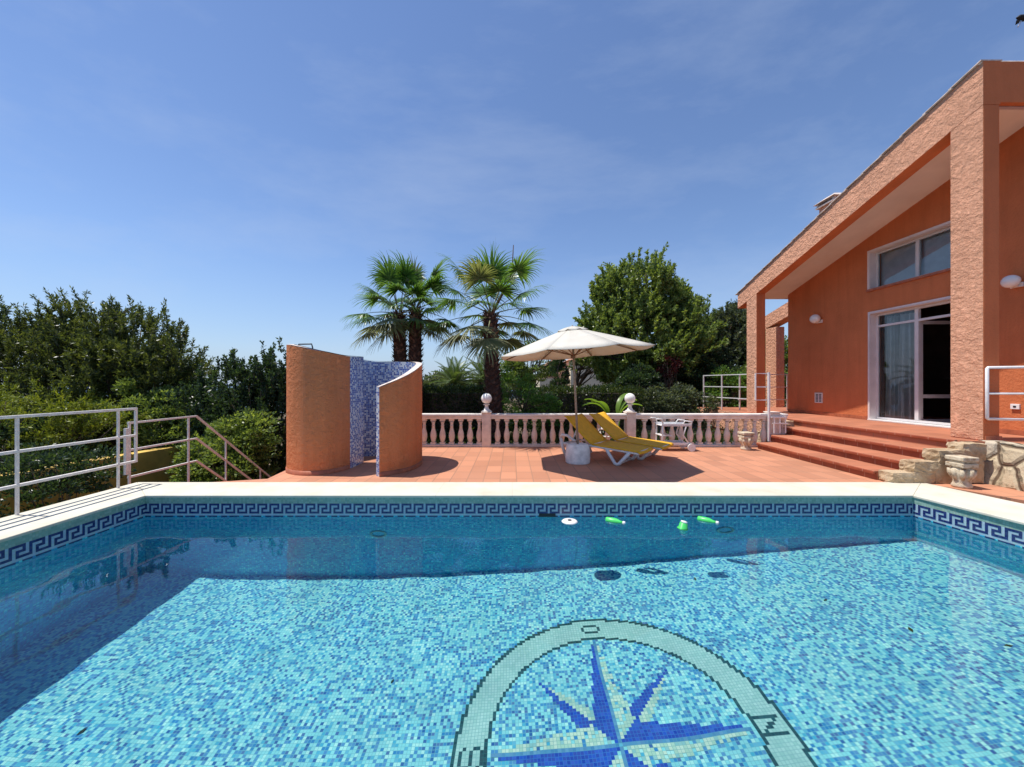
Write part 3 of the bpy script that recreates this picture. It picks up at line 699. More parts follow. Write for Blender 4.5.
for k in range(8):
    b = MB(); b.tube([uv_(.03, ANG[k], -.03), uv_(.75, ANG[k], -.245), uv_(1.43, ANG[k], -.435)], .011, 4); b.build('rib', M['wood'], um)
    b = MB(); b.tube([uv_(.04, ANG[k], -.47), uv_(.72, ANG[k], -.25)], .010, 4); b.build('strut', M['wood'], um)
b = MB(); p = apex + Vector((.02, .01, -.49)); b.lathe(tuple(p), [(.03, -.04), (.045, -.03), (.045, .03), (.03, .04)], 10); b.build('hub', M['wood'], um)
ub = MB(); ub.lathe((1.25, 7.3, 0), [(.225, 0), (.23, .02), (.235, .10), (.228, .22), (.215, .32), (.19, .355), (.05, .36), (.045, .34)], 20)
tag(ub.build('umbrella_base', M['concrete'], bevel=.004), 'round whitewashed concrete block holding the umbrella pole', 'umbrella base')

# ------------------------------------------------------------------ loungers (local: x from head to foot, y across)
def lounger(loc, ang, label):
    t = empty('sun_lounger', loc, label, 'sun lounger', 'yellow sun loungers under the umbrella', ang)
    W = .325
    def part(b, nm, m, bev=.004): return b.build(nm, m, t, local=True, bevel=bev)
    for sgn in (-1, 1):
        b = MB(); b.tube([(-1.12, sgn * W, .44), (-1.16, sgn * W, .40), (-1.06, sgn * W, .29), (-.4, sgn * W, .305), (.42, sgn * W, .258), (.47, sgn * W, .25)], .022, 6); part(b, 'side_rail', M['plastic'], 0)
        b = MB(); b.tube([(-.16, sgn * W, .30), (-.10, sgn * W, .20), (.02, sgn * W, .03), (.06, sgn * W, .022), (.10, sgn * W, .035), (.30, sgn * W, .27)], .034, 6); part(b, 'leg', M['plastic'], 0)
        b = MB(); b.tube([(-1.13, sgn * W, .40), (-1.10, sgn * W, .22), (-1.00, sgn * W, .02)], [.036, .034, .03], 6); part(b, 'leg', M['plastic'], 0)
        b = MB(); b.tube([(-1.14, sgn * W, .43), (-1.10, sgn * (W + .01), .47), (-.98, sgn * (W + .01), .46), (-.80, sgn * W, .36)], .028, 6); part(b, 'armrest', M['plastic'], 0)
        b = MB(); b.tube([(-.93, sgn * (W - .06), .30), (-.80, sgn * (W - .05), .60)], .014, 5); part(b, 'backrest_stay', M['plastic'], 0)
    b = MB(); b.tube([(.44, -W, .27), (.44, W, .27)], .02, 6); b.tube([(-.45, -W, .32), (-.45, W, .32)], .02, 6); b.tube([(-1.05, -W, .30), (-1.05, W, .30)], .02, 6); b.tube([(.06, -W, .022), (.06, W, .022)], .02, 6); part(b, 'crossbar', M['plastic'], 0)
    def sling(pr, nm):
        b = MB(); n_ = len(pr); vs = []
        for x, z in pr:
            for j in range(7):
                yy = -1 + j / 3; vs.append((x, yy * (W + .022), z - .02 * (1 - yy * yy)))
        b.add(vs, [(i * 7 + j, (i + 1) * 7 + j, (i + 1) * 7 + j + 1, i * 7 + j + 1) for i in range(n_ - 1) for j in range(6)], 0, True)
        o = part(b, nm, M['yellow'], 0); md = o.modifiers.new('t', 'SOLIDIFY'); md.thickness = .022; md.offset = 1; return o
    sling([(.50, .27), (.46, .30), (.2, .315), (0, .325), (-.25, .335), (-.44, .35)], 'seat_sling')
    sling([(-.45, .355), (-.55, .43), (-.72, .58), (-.90, .75), (-1.0, .845), (-1.04, .86)], 'backrest_sling')
    b = MB(); b.tube([(-.46, -W + .03, .325), (-1.03, -W + .03, .82), (-1.03, W - .03, .82), (-.46, W - .03, .325)], .014, 6); part(b, 'backrest_frame', M['plastic'], 0)
    return t
ca, sa = math.cos(R(-39)), math.sin(R(-39))
def lcenter(near_leg): return (near_leg[0] - .06 * ca + .31 * -sa * 1.0, near_leg[1] - .06 * sa + .31 * ca, 0)
c1 = lcenter((1.93, 7.03))
lounger(c1, R(-39), 'nearer yellow sling sun lounger with raised backrest beside the umbrella pole')
lounger((c1[0] + .60, c1[1] + .52, 0), R(-39), 'farther yellow sling sun lounger with its backrest catching the sun')

# ------------------------------------------------------------------ serving trolley
tr = empty('serving_trolley', (3.55, 8.72, 0), 'white plastic serving trolley on wheels in front of the balustrade', 'trolley')
x0, x1, y0, y1 = 3.22, 3.98, 8.50, 8.90
b = MB(); b.box((x0 + .1, y0, .55), (x1, y1, .57)); b.box((x0 + .1, y0, .57), (x1, y0 + .02, .61)); b.box((x0 + .1, y1 - .02, .57), (x1, y1, .61)); b.build('top_tray', M['plastic'], tr, bevel=.008)
b = MB(); b.box((x0 + .08, y0 + .01, .13), (x1 - .02, y1 - .01, .15)); b.box((x0 + .08, y0 + .01, .15), (x1 - .02, y0 + .03, .19)); b.box((x0 + .08, y1 - .03, .15), (x1 - .02, y1 - .01, .19)); b.build('lower_tray', M['plastic'], tr, bevel=.008)
b = MB(); b.box((x0 + .09, y0 + .02, .33), (x0 + .34, y1 - .02, .35)); b.build('middle_shelf', M['plastic'], tr, bevel=.006)
for yy in (y0 + .02, y1 - .02):
    b = MB(); b.tube([(x0 + .10, yy, .03), (x0 + .12, yy, .35), (x0 + .12, yy, .58)], .018, 6); b.build('leg', M['plastic'], tr)
    b = MB(); b.tube([(x1 - .03, yy, .12), (x1 - .18, yy, .35), (x1 - .12, yy, .55)], .018, 6); b.build('leg', M['plastic'], tr)
    b = MB(); b.tube([(x1 - .20, yy, .59), (x1 - .14, yy, .67), (x1 + .02, yy, .65), (x1, yy, .59)], .014, 6); b.build('handle', M['plastic'], tr)
    b = MB(); b.tube([(x0 + .14, yy, .59), (x0 + .10, yy, .71), (x0 - .02, yy, .71)], .014, 6); b.build('handle', M['plastic'], tr)
for yy in (y0 - .03, y1 + .03):
    wobj = MB(); wobj.tube([(x1 - .02, yy - .02, .085), (x1 - .02, yy + .02, .085)], .085, 20); wh = wobj.build('wheel', M['plastic'], tr)
    hb = MB(); hb.tube([(x1 - .02, yy - .024, .085), (x1 - .02, yy - .0202, .085)], .03, 12); hb.build('hub_cap', M['cream_paint'], wh)

# ------------------------------------------------------------------ steps, platform, stone walls
P = .61
sheet('platform', [(7.02, 6.02), (7.35, 5.86), (7.30, YF), (15, YF), (15, 14.55), (7.02, 14.55)], -3.2, P, M['step'], 'raised terracotta platform in front of the villa')
b = MB(); b.box((6.995, 9.75, .002), (7.018, 14.5, P - .01)); tag(b.build('plinth', M['cast']), 'orange stuccoed side of the raised villa platform', 'plinth')
stp = empty('terrace_steps', (6.3, 7.5, 0), 'wide terracotta steps with red risers leading up to the villa door', 'steps')
RZ = [.145, .30, .455, P + .004]; NX_ = [5.64, 6.07, 6.53, 7.0]; YE = [8.85, 9.05, 9.3, 9.75]; YS = [5.97, 5.98, 6.0, 6.06]
for k in range(4):
    z0 = 0.004 if k == 0 else RZ[k - 1] + .002
    xb = 7.015 if k < 3 else 7.25
    b = MB(); b.box((NX_[k] + .03, YS[k], .004), (xb, YE[k], RZ[k] - .03)); b.build('step_body', M['step'], stp)
    b = MB(); b.box((NX_[k] + .022, YS[k] + .003, z0), (NX_[k] + .029, YE[k] - .003, RZ[k] - .032)); b.build('riser_tiles', M['red_riser'], stp)
    b = MB(); b.box((NX_[k] - .012, YS[k] - .003, RZ[k] - .029), (xb if k == 3 else NX_[k + 1] + .02, YE[k] + .003, RZ[k])); b.build('tread_tiles', M['step'], stp, bevel=.009)
    b = MB(); b.box((NX_[k] - .016, YS[k] + .004, RZ[k] - .060), (NX_[k] + .020, YE[k] - .004, RZ[k] - .012)); b.build('red_nosing', M['red_riser'], stp, bevel=.01)
def rock(cx, cy, z0, sx, sy, sz, name, parent, seed, m=None):
    rs = np.random.default_rng(seed); b = MB(); n_ = 5
    import itertools
    g = {}
    vs = []; fs = []
    def vid(p):
        k = tuple(round(q, 4) for q in p)
        if k not in g:
            q = Vector(p); r_ = Vector((abs(q.x), abs(q.y), abs(q.z)))
            sph = q.normalized() * .62
            qq = q * .80 + sph * .20
            qq += Vector(rs.normal(0, .022, 3))
            g[k] = len(vs); vs.append((cx + qq.x * sx, cy + qq.y * sy, z0 + sz / 2 + qq.z * sz))
        return g[k]
    for ax in range(3):
        for sg in (-.5, .5):
            for i in range(n_):
                for j in range(n_):
                    c4 = []
                    for (a_, b_) in ((i, j), (i + 1, j), (i + 1, j + 1), (i, j + 1)):
                        p = [0, 0, 0]; p[ax] = sg; p[(ax + 1) % 3] = a_ / n_ - .5; p[(ax + 2) % 3] = b_ / n_ - .5; c4.append(vid(p))
                    fs.append(tuple(c4 if sg > 0 else c4[::-1]))
    b.add(vs, fs, 0, False); return b.build(name, m or M['rock'], parent)
sw = empty('stone_step_wall', (6.3, 5.85, 0), 'stepped rough stone cheek wall at the near end of the steps', 'stone wall')
for i, (cx, z0, sx, sz) in enumerate(((5.87, 0, .36, .16), (6.17, .0, .34, .17), (6.20, .16, .36, .17), (6.53, .0, .40, .30), (6.60, .28, .42, .22), (6.88, .0, .38, .36), (6.93, .34, .36, .26))):
    rock(cx, 5.86, z0, sx, .24, sz, 'stone', sw, i + 3)
sw2 = empty('stone_cheek_wall', (6.0, 9.4, 0), 'small rough stone wall at the far end of the steps behind the white gate', 'stone wall')
for i, (cx, cy, z0, sx, sz) in enumerate(((6.3, 9.32, 0, .6, .34), (6.80, 9.55, 0, .5, .42), (6.62, 9.55, .36, .6, .22))):
    rock(cx, cy, z0, sx, .3, sz, 'stone', sw2, i + 40)
# rubble retaining wall running towards the camera, subdivided and displaced
V = []; nx_, nz_ = 90, 16
for j in range(nz_ + 1):
    for i in range(nx_ + 1):
        y = 5.99 - i * (5.99 - YF) / nx_; z = P * j / nz_; xx = 7.10 + .17 * (z / P)
        dd = .014 * (math.sin(y * 7.1 + z * 9) * math.sin(y * 3.3 - z * 14 + 1) + .5 * math.sin(y * 17 + 2) * math.sin(z * 23))
        V.append((xx + dd, y, z + (.012 * math.sin(y * 9) if j == nz_ else 0)))
F = np.array([(j * (nx_ + 1) + i, j * (nx_ + 1) + i + 1, (j + 1) * (nx_ + 1) + i + 1, (j + 1) * (nx_ + 1) + i) for j in range(nz_) for i in range(nx_)])
V = np.array(V)
back = V.copy(); back[:, 0] = 7.42
nV = len(V); topF = [(nz_ * (nx_ + 1) + i, nz_ * (nx_ + 1) + i + 1, nV + nz_ * (nx_ + 1) + i + 1, nV + nz_ * (nx_ + 1) + i) for i in range(nx_)]
endF = [(j * (nx_ + 1), (j + 1) * (nx_ + 1), nV + (j + 1) * (nx_ + 1), nV + j * (nx_ + 1)) for j in range(nz_)]
V[:, 2] += .0; back[:, 2] += .012; V[nz_ * (nx_ + 1):, 2] += .012
rw = fast_mesh('stone_retaining_wall', np.vstack([V, back]), np.vstack([F, np.array(topF), np.array(endF)]), M['stone'])
tag(rw, 'rubble stone retaining wall at the right edge of the photo below the white railing', 'stone wall')

def urn(x, y, s, name, label, h=.46):
    t = empty(name, (x, y, 0), label, 'stone urn')
    b = MB(); b.lathe((x, y, 0), [(.15 * s, 0), (.16 * s, .03), (.135 * s, .065), (.13 * s, .10), (.15 * s, .15), (.165 * s, .20), (.165 * s, .25), (.15 * s, .30)], 20); b.build('bowl', M['urn'], t)
    b = MB(); b.box((x - .17 * s, y - .17 * s, h * .655), (x + .17 * s, y + .17 * s, h * .80)); b.box((x - .15 * s, y - .15 * s, h * .805), (x + .15 * s, y + .15 * s, h * .86)); b.box((x - .175 * s, y - .175 * s, h * .865), (x + .175 * s, y + .175 * s, h)); b.build('square_cap', M['urn'], t, bevel=.015)
    for a in range(8):
        an = math.pi / 4 * a; b = MB()
        b.tube([(x + .12 * s * math.cos(an), y + .12 * s * math.sin(an), .12), (x + .16 * s * math.cos(an), y + .16 * s * math.sin(an), .20), (x + .17 * s * math.cos(an), y + .17 * s * math.sin(an), .27)], [.02, .035, .03], 6); b.build('carved_leaf', M['urn'], t)
urn(6.50, 5.55, .68, 'stone_urn', 'weathered stone capital standing in front of the rubble wall', .45)
urn(5.30, 8.70, .72, 'stone_urn', 'small weathered stone capital at the foot of the steps by the balustrade', .40)

# white gate post and railing by the steps
gt = empty('railing_gate', (6.02, 9.0, .145), 'white metal gate frame with tall post at the far end of the steps', 'gate')
b = MB(); b.box((6.0, 8.98, .147), (6.04, 9.02, 1.76)); b.build('post', M['white_paint'], gt)
b = MB(); b.tube([(6.02, 9.05, 1.735), (5.74, 9.05, 1.735), (5.74, 9.05, 1.11), (6.02, 9.05, 1.11)], .018, 4); b.tube([(5.74, 9.05, 1.42), (6.02, 9.05, 1.42)], .018, 4); b.build('frame', M['white_paint'], gt)
bn = empty('white_shelf', (6.25, 9.1, .3), 'small white slatted shelf beside the gate post', 'shelf')
b = MB(); b.box((6.06, 8.95, .70), (6.42, 9.13, .725)); b.box((6.06, 8.93, .56), (6.42, 8.949, .58)); b.build('slats', M['white_paint'], bn)
b = MB()
for xx in (6.12, 6.25, 6.38): b.box((xx - .012, 8.95, .34), (xx + .012, 8.97, .70))
b.build('supports', M['white_paint'], bn)
def railing(name, pts, zs, posts, label, m, zb=P, t=.02):
    e = empty(name, (*pts[0], zb), label, 'railing')
    for z in zs:
        b = MB(); b.tube([(p[0], p[1], z) for p in pts], t, 4); b.build('rail', m, e)
    for (x, y) in posts:
        b = MB(); b.box((x - t * .9, y - t * .9, zb), (x + t * .9, y + t * .9, zs[0])); b.build('post', m, e)
railing('platform_railing', [(7.03, 14.1), (7.33, 11.98)], (1.79, 1.39, 1.02), [(7.03, 14.08), (7.16, 13.1)], 'white three bar railing left of the small villa column', M['cream_paint'])
railing('platform_railing', [(7.6, 12.9), (9.3, 12.9)], (1.80, 1.38, .96), [(7.65, 12.9), (9.25, 12.9)], 'white three bar railing between the small column and the villa wall', M['cream_paint'])
e = empty('porch_railing', (7.5, 5.9, P), 'white railing with rounded corner between the big column and the right edge', 'railing')
b = MB(); b.tube([(9.6, 5.56, 1.765), (7.325, 5.91, 1.745), (7.312, 5.91, 1.732), (7.312, 5.91, .968), (7.325, 5.91, .955), (9.6, 5.56, .93)], .022, 8); b.build('frame', M['white_paint'], e)
b = MB(); b.tube([(7.315, 5.91, 1.345), (9.6, 5.56, 1.35)], .018, 8); b.build('rail', M['white_paint'], e)
b = MB(); b.tube([(9.5, 5.575, .62), (9.5, 5.575, 1.76)], .02, 8); b.build('post', M['white_paint'], e)

# ------------------------------------------------------------------ villa
vl = empty('villa', (9, 9, P), 'orange stucco villa with a sloping portico on square columns', 'house')
XO, XI, XW = 7.30, 7.57, 8.72
def ztop(y): return 6.50 - .327 * (y - 5.95)
def zbot(y): return 5.70 - .297 * (y - 6.38)
# wall with openings in the X=XW plane: slices along y
def wslice(y0, y1, z0, z1a, z1b): WB.hexa([(XW, y0, z0), (XW + .28, y0, z0), (XW + .28, y1, z0), (XW, y1, z0), (XW, y0, z1a), (XW + .28, y0, z1a), (XW + .28, y1, z1b), (XW, y1, z1b)])
def zs_(y): return 5.57 - .284 * (y - 7.65) + .12
WB = MB(); Y0, Y1 = 7.50, 9.36
WB.add([], [])
wslice(6.02, Y0, P, zs_(6.02), zs_(Y0)); wslice(Y1, 12.13, P, zs_(Y1), zs_(12.13))
wslice(Y0, Y1, 3.20, 3.77, 3.77); wslice(Y0, Y1, 4.69, zs_(Y0), zs_(Y1))
WB.box((XW + .28, 11.9, P), (13.8, 12.13, 4.1)); WB.box((13.6, 6.02, P), (13.8, 11.9, 4.0)); WB.box((XW + .28, 6.02, P), (13.6, 6.25, 5.9))
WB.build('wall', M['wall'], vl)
b = MB(); b.box((XW + .28, 6.3, P + .004), (13.6, 11.9, P + .01)); b.build('interior_floor', M['skirting'], vl)
# portico end wall beside the camera side: fascia + big column + small column + edge beam
b = MB(); b.hexa([(XO, 5.95, P), (XI - .01, 5.95, P), (XI - .01, 6.40, P), (XO, 6.40, P), (XO, 5.95, zbot(5.95)), (XI - .01, 5.95, zbot(5.95)), (XI - .01, 6.40, zbot(6.40)), (XO, 6.40, zbot(6.40))]); b.m[2] = 1; b.build('column', [M['cast'], M['wall']], vl, bevel=.015)  # camera-facing side gets the shade-toned stucco
b = MB(); b.hexa([(XO, 11.47, P), (XI, 11.47, P), (XI, 11.95, P), (XO, 11.95, P), (XO, 11.47, zbot(11.47)), (XI, 11.47, zbot(11.47)), (XI, 11.95, zbot(11.95)), (XO, 11.95, zbot(11.95))]); b.m[2] = 1; b.build('column', [M['cast'], M['wall']], vl, bevel=.012)  # near side again in the stucco with shade in its colour
b = MB()
n_ = 6; ys = [5.95 + (12.42 - 5.95) * i / n_ for i in range(n_ + 1)]
for i in range(n_):
    a, c = ys[i], ys[i + 1]
    lo = lambda y: zbot(y) if y < 12.2 else zbot(y) + .02
    b.hexa([(XO, a, lo(a)), (XI, a, lo(a)), (XI, c, lo(c)), (XO, c, lo(c)), (XO, a, ztop(a)), (XI, a, ztop(a)), (XI, c, ztop(c)), (XO, c, ztop(c))])
b.m[2] = 1  # near end of the beam painted in the shade tone
for i in range(n_): b.m[6 * i] = 1  # undersides too: their shade is put into the colour
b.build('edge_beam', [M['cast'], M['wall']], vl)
b = MB(); b.box((XI + .002, 5.953, 5.86), (14.0, 6.03, 6.49)); b.build('end_beam', M['wall'], vl)  # whole end beam in the shade-toned stucco
# soffit and roof
def sl(b, x0, x1, y0, y1, za, zb_, t):
    b.hexa([(x0, y0, za(y0) - t), (x1, y0, za(y0) - t), (x1, y1, za(y1) - t), (x0, y1, za(y1) - t), (x0, y0, za(y0)), (x1, y0, za(y0)), (x1, y1, za(y1)), (x0, y1, za(y1))])
b = MB(); sl(b, XI + .002, XW + .3, 6.26, 12.40, lambda y: 5.57 - .284 * (y - 7.65) + .05, 0, .05); b.build('soffit', M['soffit'], vl)
b = MB()
b.hexa([(XI + .003, 6.26, 6.02), (14, 6.26, 6.02), (14, 12.42, 4.285), (XI + .003, 12.42, 4.285), (XI + .003, 6.26, ztop(6.26) - .003), (14, 6.26, ztop(6.26) - .003), (14, 12.42, ztop(12.42) - .003), (XI + .003, 12.42, ztop(12.42) - .003)])
rf = b.build('roof', M['roof_tile'], vl)
b = MB(); y = 5.95
while y < 12.40:
    y1 = min(y + .40, 12.47); b.hexa([(XO - .035, y, ztop(y) + .005), (XO + .30, y, ztop(y) + .005), (XO + .30, y1 + .05, ztop(y1 + .05) + .028), (XO - .035, y1 + .05, ztop(y1 + .05) + .028), (XO - .035, y, ztop(y) + .022), (XO + .30, y, ztop(y) + .022), (XO + .30, y1 + .05, ztop(y1 + .05) + .040), (XO - .035, y1 + .05, ztop(y1 + .05) + .040)]); y = y1
b.build('verge_tiles', M['roof_edge'], rf)
b = MB(); b.tube([(XO - .01, 5.99, 6.50), (14, 5.99, 6.50)], .028, 8); b.build('ridge_tiles', M['roof_edge'], rf)
# roof rows of curved tiles
b = MB()
for i in range(26):
    x = XO + .42 + i * .25; pts = [(x, 6.3, ztop(6.3) + .01), (x, 12.45, ztop(12.45) + .01)]; b.tube(pts, .075, 8)
b.build('tile_rows', M['roof_tile'], rf)
ch = MB(); ch.box((8.56, 10.2, 4.9), (9.04, 10.7, 6.36)); cho = ch.build('chimney', M['cast'], vl)
b = MB(); b.box((8.50, 10.14, 6.36), (9.10, 10.76, 6.40)); b.add([(8.46, 10.10, 6.48), (9.14, 10.10, 6.48), (9.14, 10.80, 6.48), (8.46, 10.80, 6.48), (8.66, 10.3, 6.62), (8.94, 10.3, 6.62), (8.94, 10.6, 6.62), (8.66, 10.6, 6.62)], [(0, 3, 2, 1), (4, 5, 6, 7), (0, 1, 5, 4), (1, 2, 6, 5), (2, 3, 7, 6), (3, 0, 4, 7)])
for xx, yy in ((8.52, 10.16), (9.02, 10.16), (8.52, 10.68), (9.02, 10.68)): b.box((xx, yy, 6.402), (xx + .06, yy + .06, 6.48))
b.build('chimney_cap', M['roof_edge'], cho)
# skirting on the wall and columns
for q0, q1 in (((XW - .014, Y1 + .004, P + .005), (XW - .001, 12.13, P + .085)), ((XW - .014, 6.02, P + .005), (XW - .001, Y0 - .004, P + .085)), ((XO + .02, 5.93, P + .005), (XI, 5.948, P + .075))):
    b = MB(); b.box(q0, q1); b.build('skirting', M['skirting'], vl)
# upper window
def reveal(z0, z1):
    b = MB(); t = .012; xa, xb = XW - .02, XW + .22
    b.box((xa, Y1 - .002 - t, z0), (xb, Y1 - .002, z1)); b.box((xa, Y0 + .002, z0), (xb, Y0 + .002 + t, z1)); b.box((xa, Y0 + .016, z1 - .002 - t), (xb, Y1 - .016, z1 - .002))
    return b
wn_ = reveal(3.79, 4.69); wn_.box((XW - .02, Y1 + .0, 3.79), (XW - .002, Y1 + .045, 4.735)); wn_.box((XW - .02, Y0, 4.692), (XW - .002, Y1 - .002, 4.735))
win = wn_.build('window', M['reveal'], vl)
def frame(b, xa, xb, ya, yb, za, zb_, t):
    b.box((xa, ya, za), (xb, ya + t, zb_)); b.box((xa, yb - t, za), (xb, yb, zb_)); b.box((xa, ya + t, za), (xb, yb - t, za + t)); b.box((xa, ya + t, zb_ - t), (xb, yb - t, zb_))
b = MB(); frame(b, XW + .14, XW + .19, Y0 + .016, Y1 - .016, 3.80, 4.672, .045); b.box((XW + .138, 8.36, 3.84), (XW + .192, 8.43, 4.63)); b.build('frame', M['leaf_frame'], win)
b = MB(); b.add([(XW + .165, Y0 + .06, 3.845), (XW + .165, 8.355, 3.845), (XW + .165, 8.355, 4.627), (XW + .165, Y0 + .06, 4.627)], [(3, 2, 1, 0)]); b.build('pane', M['glass'], win)
b = MB(); b.add([(XW + .165, 8.435, 3.845), (XW + .165, Y1 - .06, 3.845), (XW + .165, Y1 - .06, 4.627), (XW + .165, 8.435, 4.627)], [(3, 2, 1, 0)]); b.build('pane', M['glass'], win)
b = MB(); b.box((XW - .05, Y0 - .05, 3.74), (XW + .14, Y1 + .05, 3.79)); b.build('sill', M['skirting'], win)
b = MB(); b.box((XW + .26, Y0 + .02, 3.8), (XW + .27, Y1 - .02, 4.68)); b.build('added_pane_backing', M['curtain'], win)  # added pale sheet behind the glass, brightens the panes
# patio door
dr = reveal(P + .03, 3.20); dr.box((XW - .02, Y1, P + .005), (XW - .002, Y1 + .03, 3.24)); dr.box((XW - .02, Y0, 3.202), (XW - .002, Y1 - .002, 3.24))
door = dr.build('patio_door', M['reveal'], vl)
b = MB(); frame(b, XW + .14, XW + .19, Y0 + .016, Y1 - .016, P + .035, 3.182, .05); b.box((XW + .138, 8.37, P + .09), (XW + .192, 8.45, 3.13)); b.box((XW + .139, 8.452, 2.86), (XW + .191, Y1 - .07, 2.91)); b.box((XW + .139, Y0 + .07, 2.86), (XW + .191, 8.368, 2.91)); b.build('frame', M['leaf_frame'], door)
b = MB(); b.add([(XW + .165, 8.455, P + .09), (XW + .165, Y1 - .07, P + .09), (XW + .165, Y1 - .07, 3.13), (XW + .165, 8.455, 3.13)], [(3, 2, 1, 0)]); b.build('pane', M['glass'], door)
b = MB(); b.box((XW - .06, Y0 + .0, P + .006), (XW + .13, Y1, P + .03)); b.build('sill', M['white_paint'], door)
lf = MB(); xa, xb, yy = XW + .20, XW + 1.0, 8.41
lf.box((xa, yy - .02, P + .04), (xa + .06, yy + .02, 2.87)); lf.box((xb - .06, yy - .02, P + .04), (xb, yy + .02, 2.87)); lf.box((xa + .06, yy - .02, P + .04), (xb - .06, yy + .02, P + .11)); lf.box((xa + .06, yy - .02, 2.80), (xb - .06, yy + .02, 2.87)); lf.box((xa + .06, yy - .02, 1.18), (xb - .06, yy + .02, 1.26))
leaf = lf.build('door_leaf', M['leaf_frame'], door)
b = MB(); b.add([(xa + .06, yy, P + .11), (xb - .06, yy, P + .11), (xb - .06, yy, 2.8), (xa + .06, yy, 2.8)], [(0, 1, 2, 3)]); b.build('pane', M['glass'], leaf)
b = MB(); b.tube([(xb - .04, yy - .03, 1.62), (xb - .04, yy - .07, 1.62), (xb - .17, yy - .07, 1.62)], .010, 6); b.build('handle', M['white_paint'], leaf)
for q, (ya, yb_, nf) in enumerate(((8.98, 9.27, 26), (8.60, 8.93, 18))):
    b = MB(); vs = []
    for i in range(81):
        t_ = i / 80; y = ya + (yb_ - ya) * t_; f_ = .045 * math.sin(t_ * nf) + .015 * math.sin(t_ * nf * 2.7 + q)
        vs += [(XW + .33 + f_ * 1.3, y + .03 * (t_ - .5), P + .06), (XW + .33 + f_, y - .05 * (t_ - .5), 3.1)]
    b.add(vs, [(2 * i, 2 * i + 2, 2 * i + 3, 2 * i + 1) for i in range(80)], 0, True); b.build('curtain', M['curtain'], door)
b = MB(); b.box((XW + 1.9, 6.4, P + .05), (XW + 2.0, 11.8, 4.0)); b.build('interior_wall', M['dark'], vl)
# back portico
b = MB(); zz = lambda y: 4.14 - .235 * (y - 15)
b.hexa([(9.9, 11.9, zz(11.9) - .52), (10.3, 11.9, zz(11.9) - .52), (10.3, 15.2, zz(15.2) - .50), (9.9, 15.2, zz(15.2) - .50), (9.9, 11.9, zz(11.9)), (10.3, 11.9, zz(11.9)), (10.3, 15.2, zz(15.2)), (9.9, 15.2, zz(15.2))]); b.build('rear_beam', M['cast'], vl)
b = MB(); b.box((9.9, 14.40, P - .9), (10.22, 15.0, zz(15) - .51)); b.build('column', M['cast'], vl, bevel=.012)
# fittings on the wall
def walllamp(y, z, s, label):
    t = empty('wall_lamp', (XW, y, z), label, 'wall lamp', 'oval wall lamps on the villa')
    b = MB(); b.box((XW - .03, y - .09 * s, z - .11 * s), (XW - .001, y + .09 * s, z - .03 * s)); b.box((XW - .12, y - .05 * s, z - .105 * s), (XW - .03, y + .05 * s, z - .08 * s)); b.build('bracket', M['white_paint'], t, bevel=.006)
    b = MB(); n1, n2 = 10, 18; vs = []
    for i in range(n1 + 1):
        th = math.pi * (i + .02) / (n1 + .04)
        for k in range(n2):
            a = 2 * math.pi * k / n2; vs.append((XW - .13 * s + .11 * s * math.sin(th) * math.cos(a), y + .125 * s * math.sin(th) * math.sin(a), z + .115 * s * math.cos(th)))
    b.add(vs, [(i * n2 + k, (i + 1) * n2 + k, (i + 1) * n2 + (k + 1) % n2, i * n2 + (k + 1) % n2) for i in range(n1) for k in range(n2)] , 0, True); b.build('globe', M['globe'], t)
walllamp(10.87, 3.33, 1.1, 'small oval white wall lamp left of the villa windows')
walllamp(6.62, 3.26, .95, 'oval white wall lamp at the right edge above the porch railing')
v_ = empty('wall_vent', (XW, 10.9, 1.09), 'square ventilation grille low on the orange wall', 'vent')
b = MB(); frame(b, XW - .02, XW - .001, 10.77, 11.04, .95, 1.24, .03); b.build('frame', M['cream_paint'], v_)
b = MB(); b.box((XW - .008, 10.80, .98), (XW - .002, 11.01, 1.21)); b.box((XW - .016, 10.89, .98), (XW - .0085, 10.92, 1.21)); b.build('grille', M['leaf_frame'], v_)
b = MB()
for i in range(6): b.box((XW - .014, 10.805, .985 + i * .038), (XW - .009, 10.885, 1.003 + i * .038)); b.box((XW - .014, 10.925, .985 + i * .038), (XW - .009, 11.005, 1.003 + i * .038))
b.build('slats', M['black'], v_)
s_ = empty('wall_socket', (XW, 6.64, 1.1), 'white outdoor socket on the wall below the right lamp', 'socket')
b = MB(); b.box((XW - .03, 6.58, 1.055), (XW - .001, 6.70, 1.145)); b.build('plate', M['white_paint'], s_, bevel=.005)
b = MB(); b.box((XW - .034, 6.62, 1.085), (XW - .0305, 6.66, 1.115)); b.build('outlet', M['black'], s_)

# ------------------------------------------------------------------ floating things in the pool
def bottle(loc, rz, kind, label):
    t = empty('green_float', loc, label, 'pool float', 'green plastic floats drifting in the pool')
    Mx = Matrix.Translation(loc) @ Matrix.Rotation(rz, 4, 'Z') @ Matrix.Rotation(R(90 if kind == 'b' else 12), 4, 'Y')
    def lat(prof, nm, m):
        b = MB(); b.lathe((0, 0, 0), prof, 16); b.v = [tuple(Mx @ Vector(v)) for v in b.v]; b.build(nm, m, t)
    if kind == 'b':
        lat([(.034, -.125), (.041, -.115), (.043, -.05), (.041, .01), (.023, .06), (.021, .09)], 'body', M['green_plastic']); lat([(.023, .09), (.023, .12), (.014, .125)], 'cap', M['plastic'])
    else:
        lat([(.066, -.03), (.066, -.01), (.052, .0), (.045, .06), (.034, .065)], 'body', M['green_plastic']); lat([(.038, .065), (.038, .08), (.02, .085)], 'cap', M['plastic'])
bottle((1.33, 4.93, WZ), R(-30), 'b', 'green plastic bottle floating left of the other green floats')
bottle((2.10, 4.72, WZ + .0), 0, 'c', 'green plastic cup float, the lower one of the right pair')
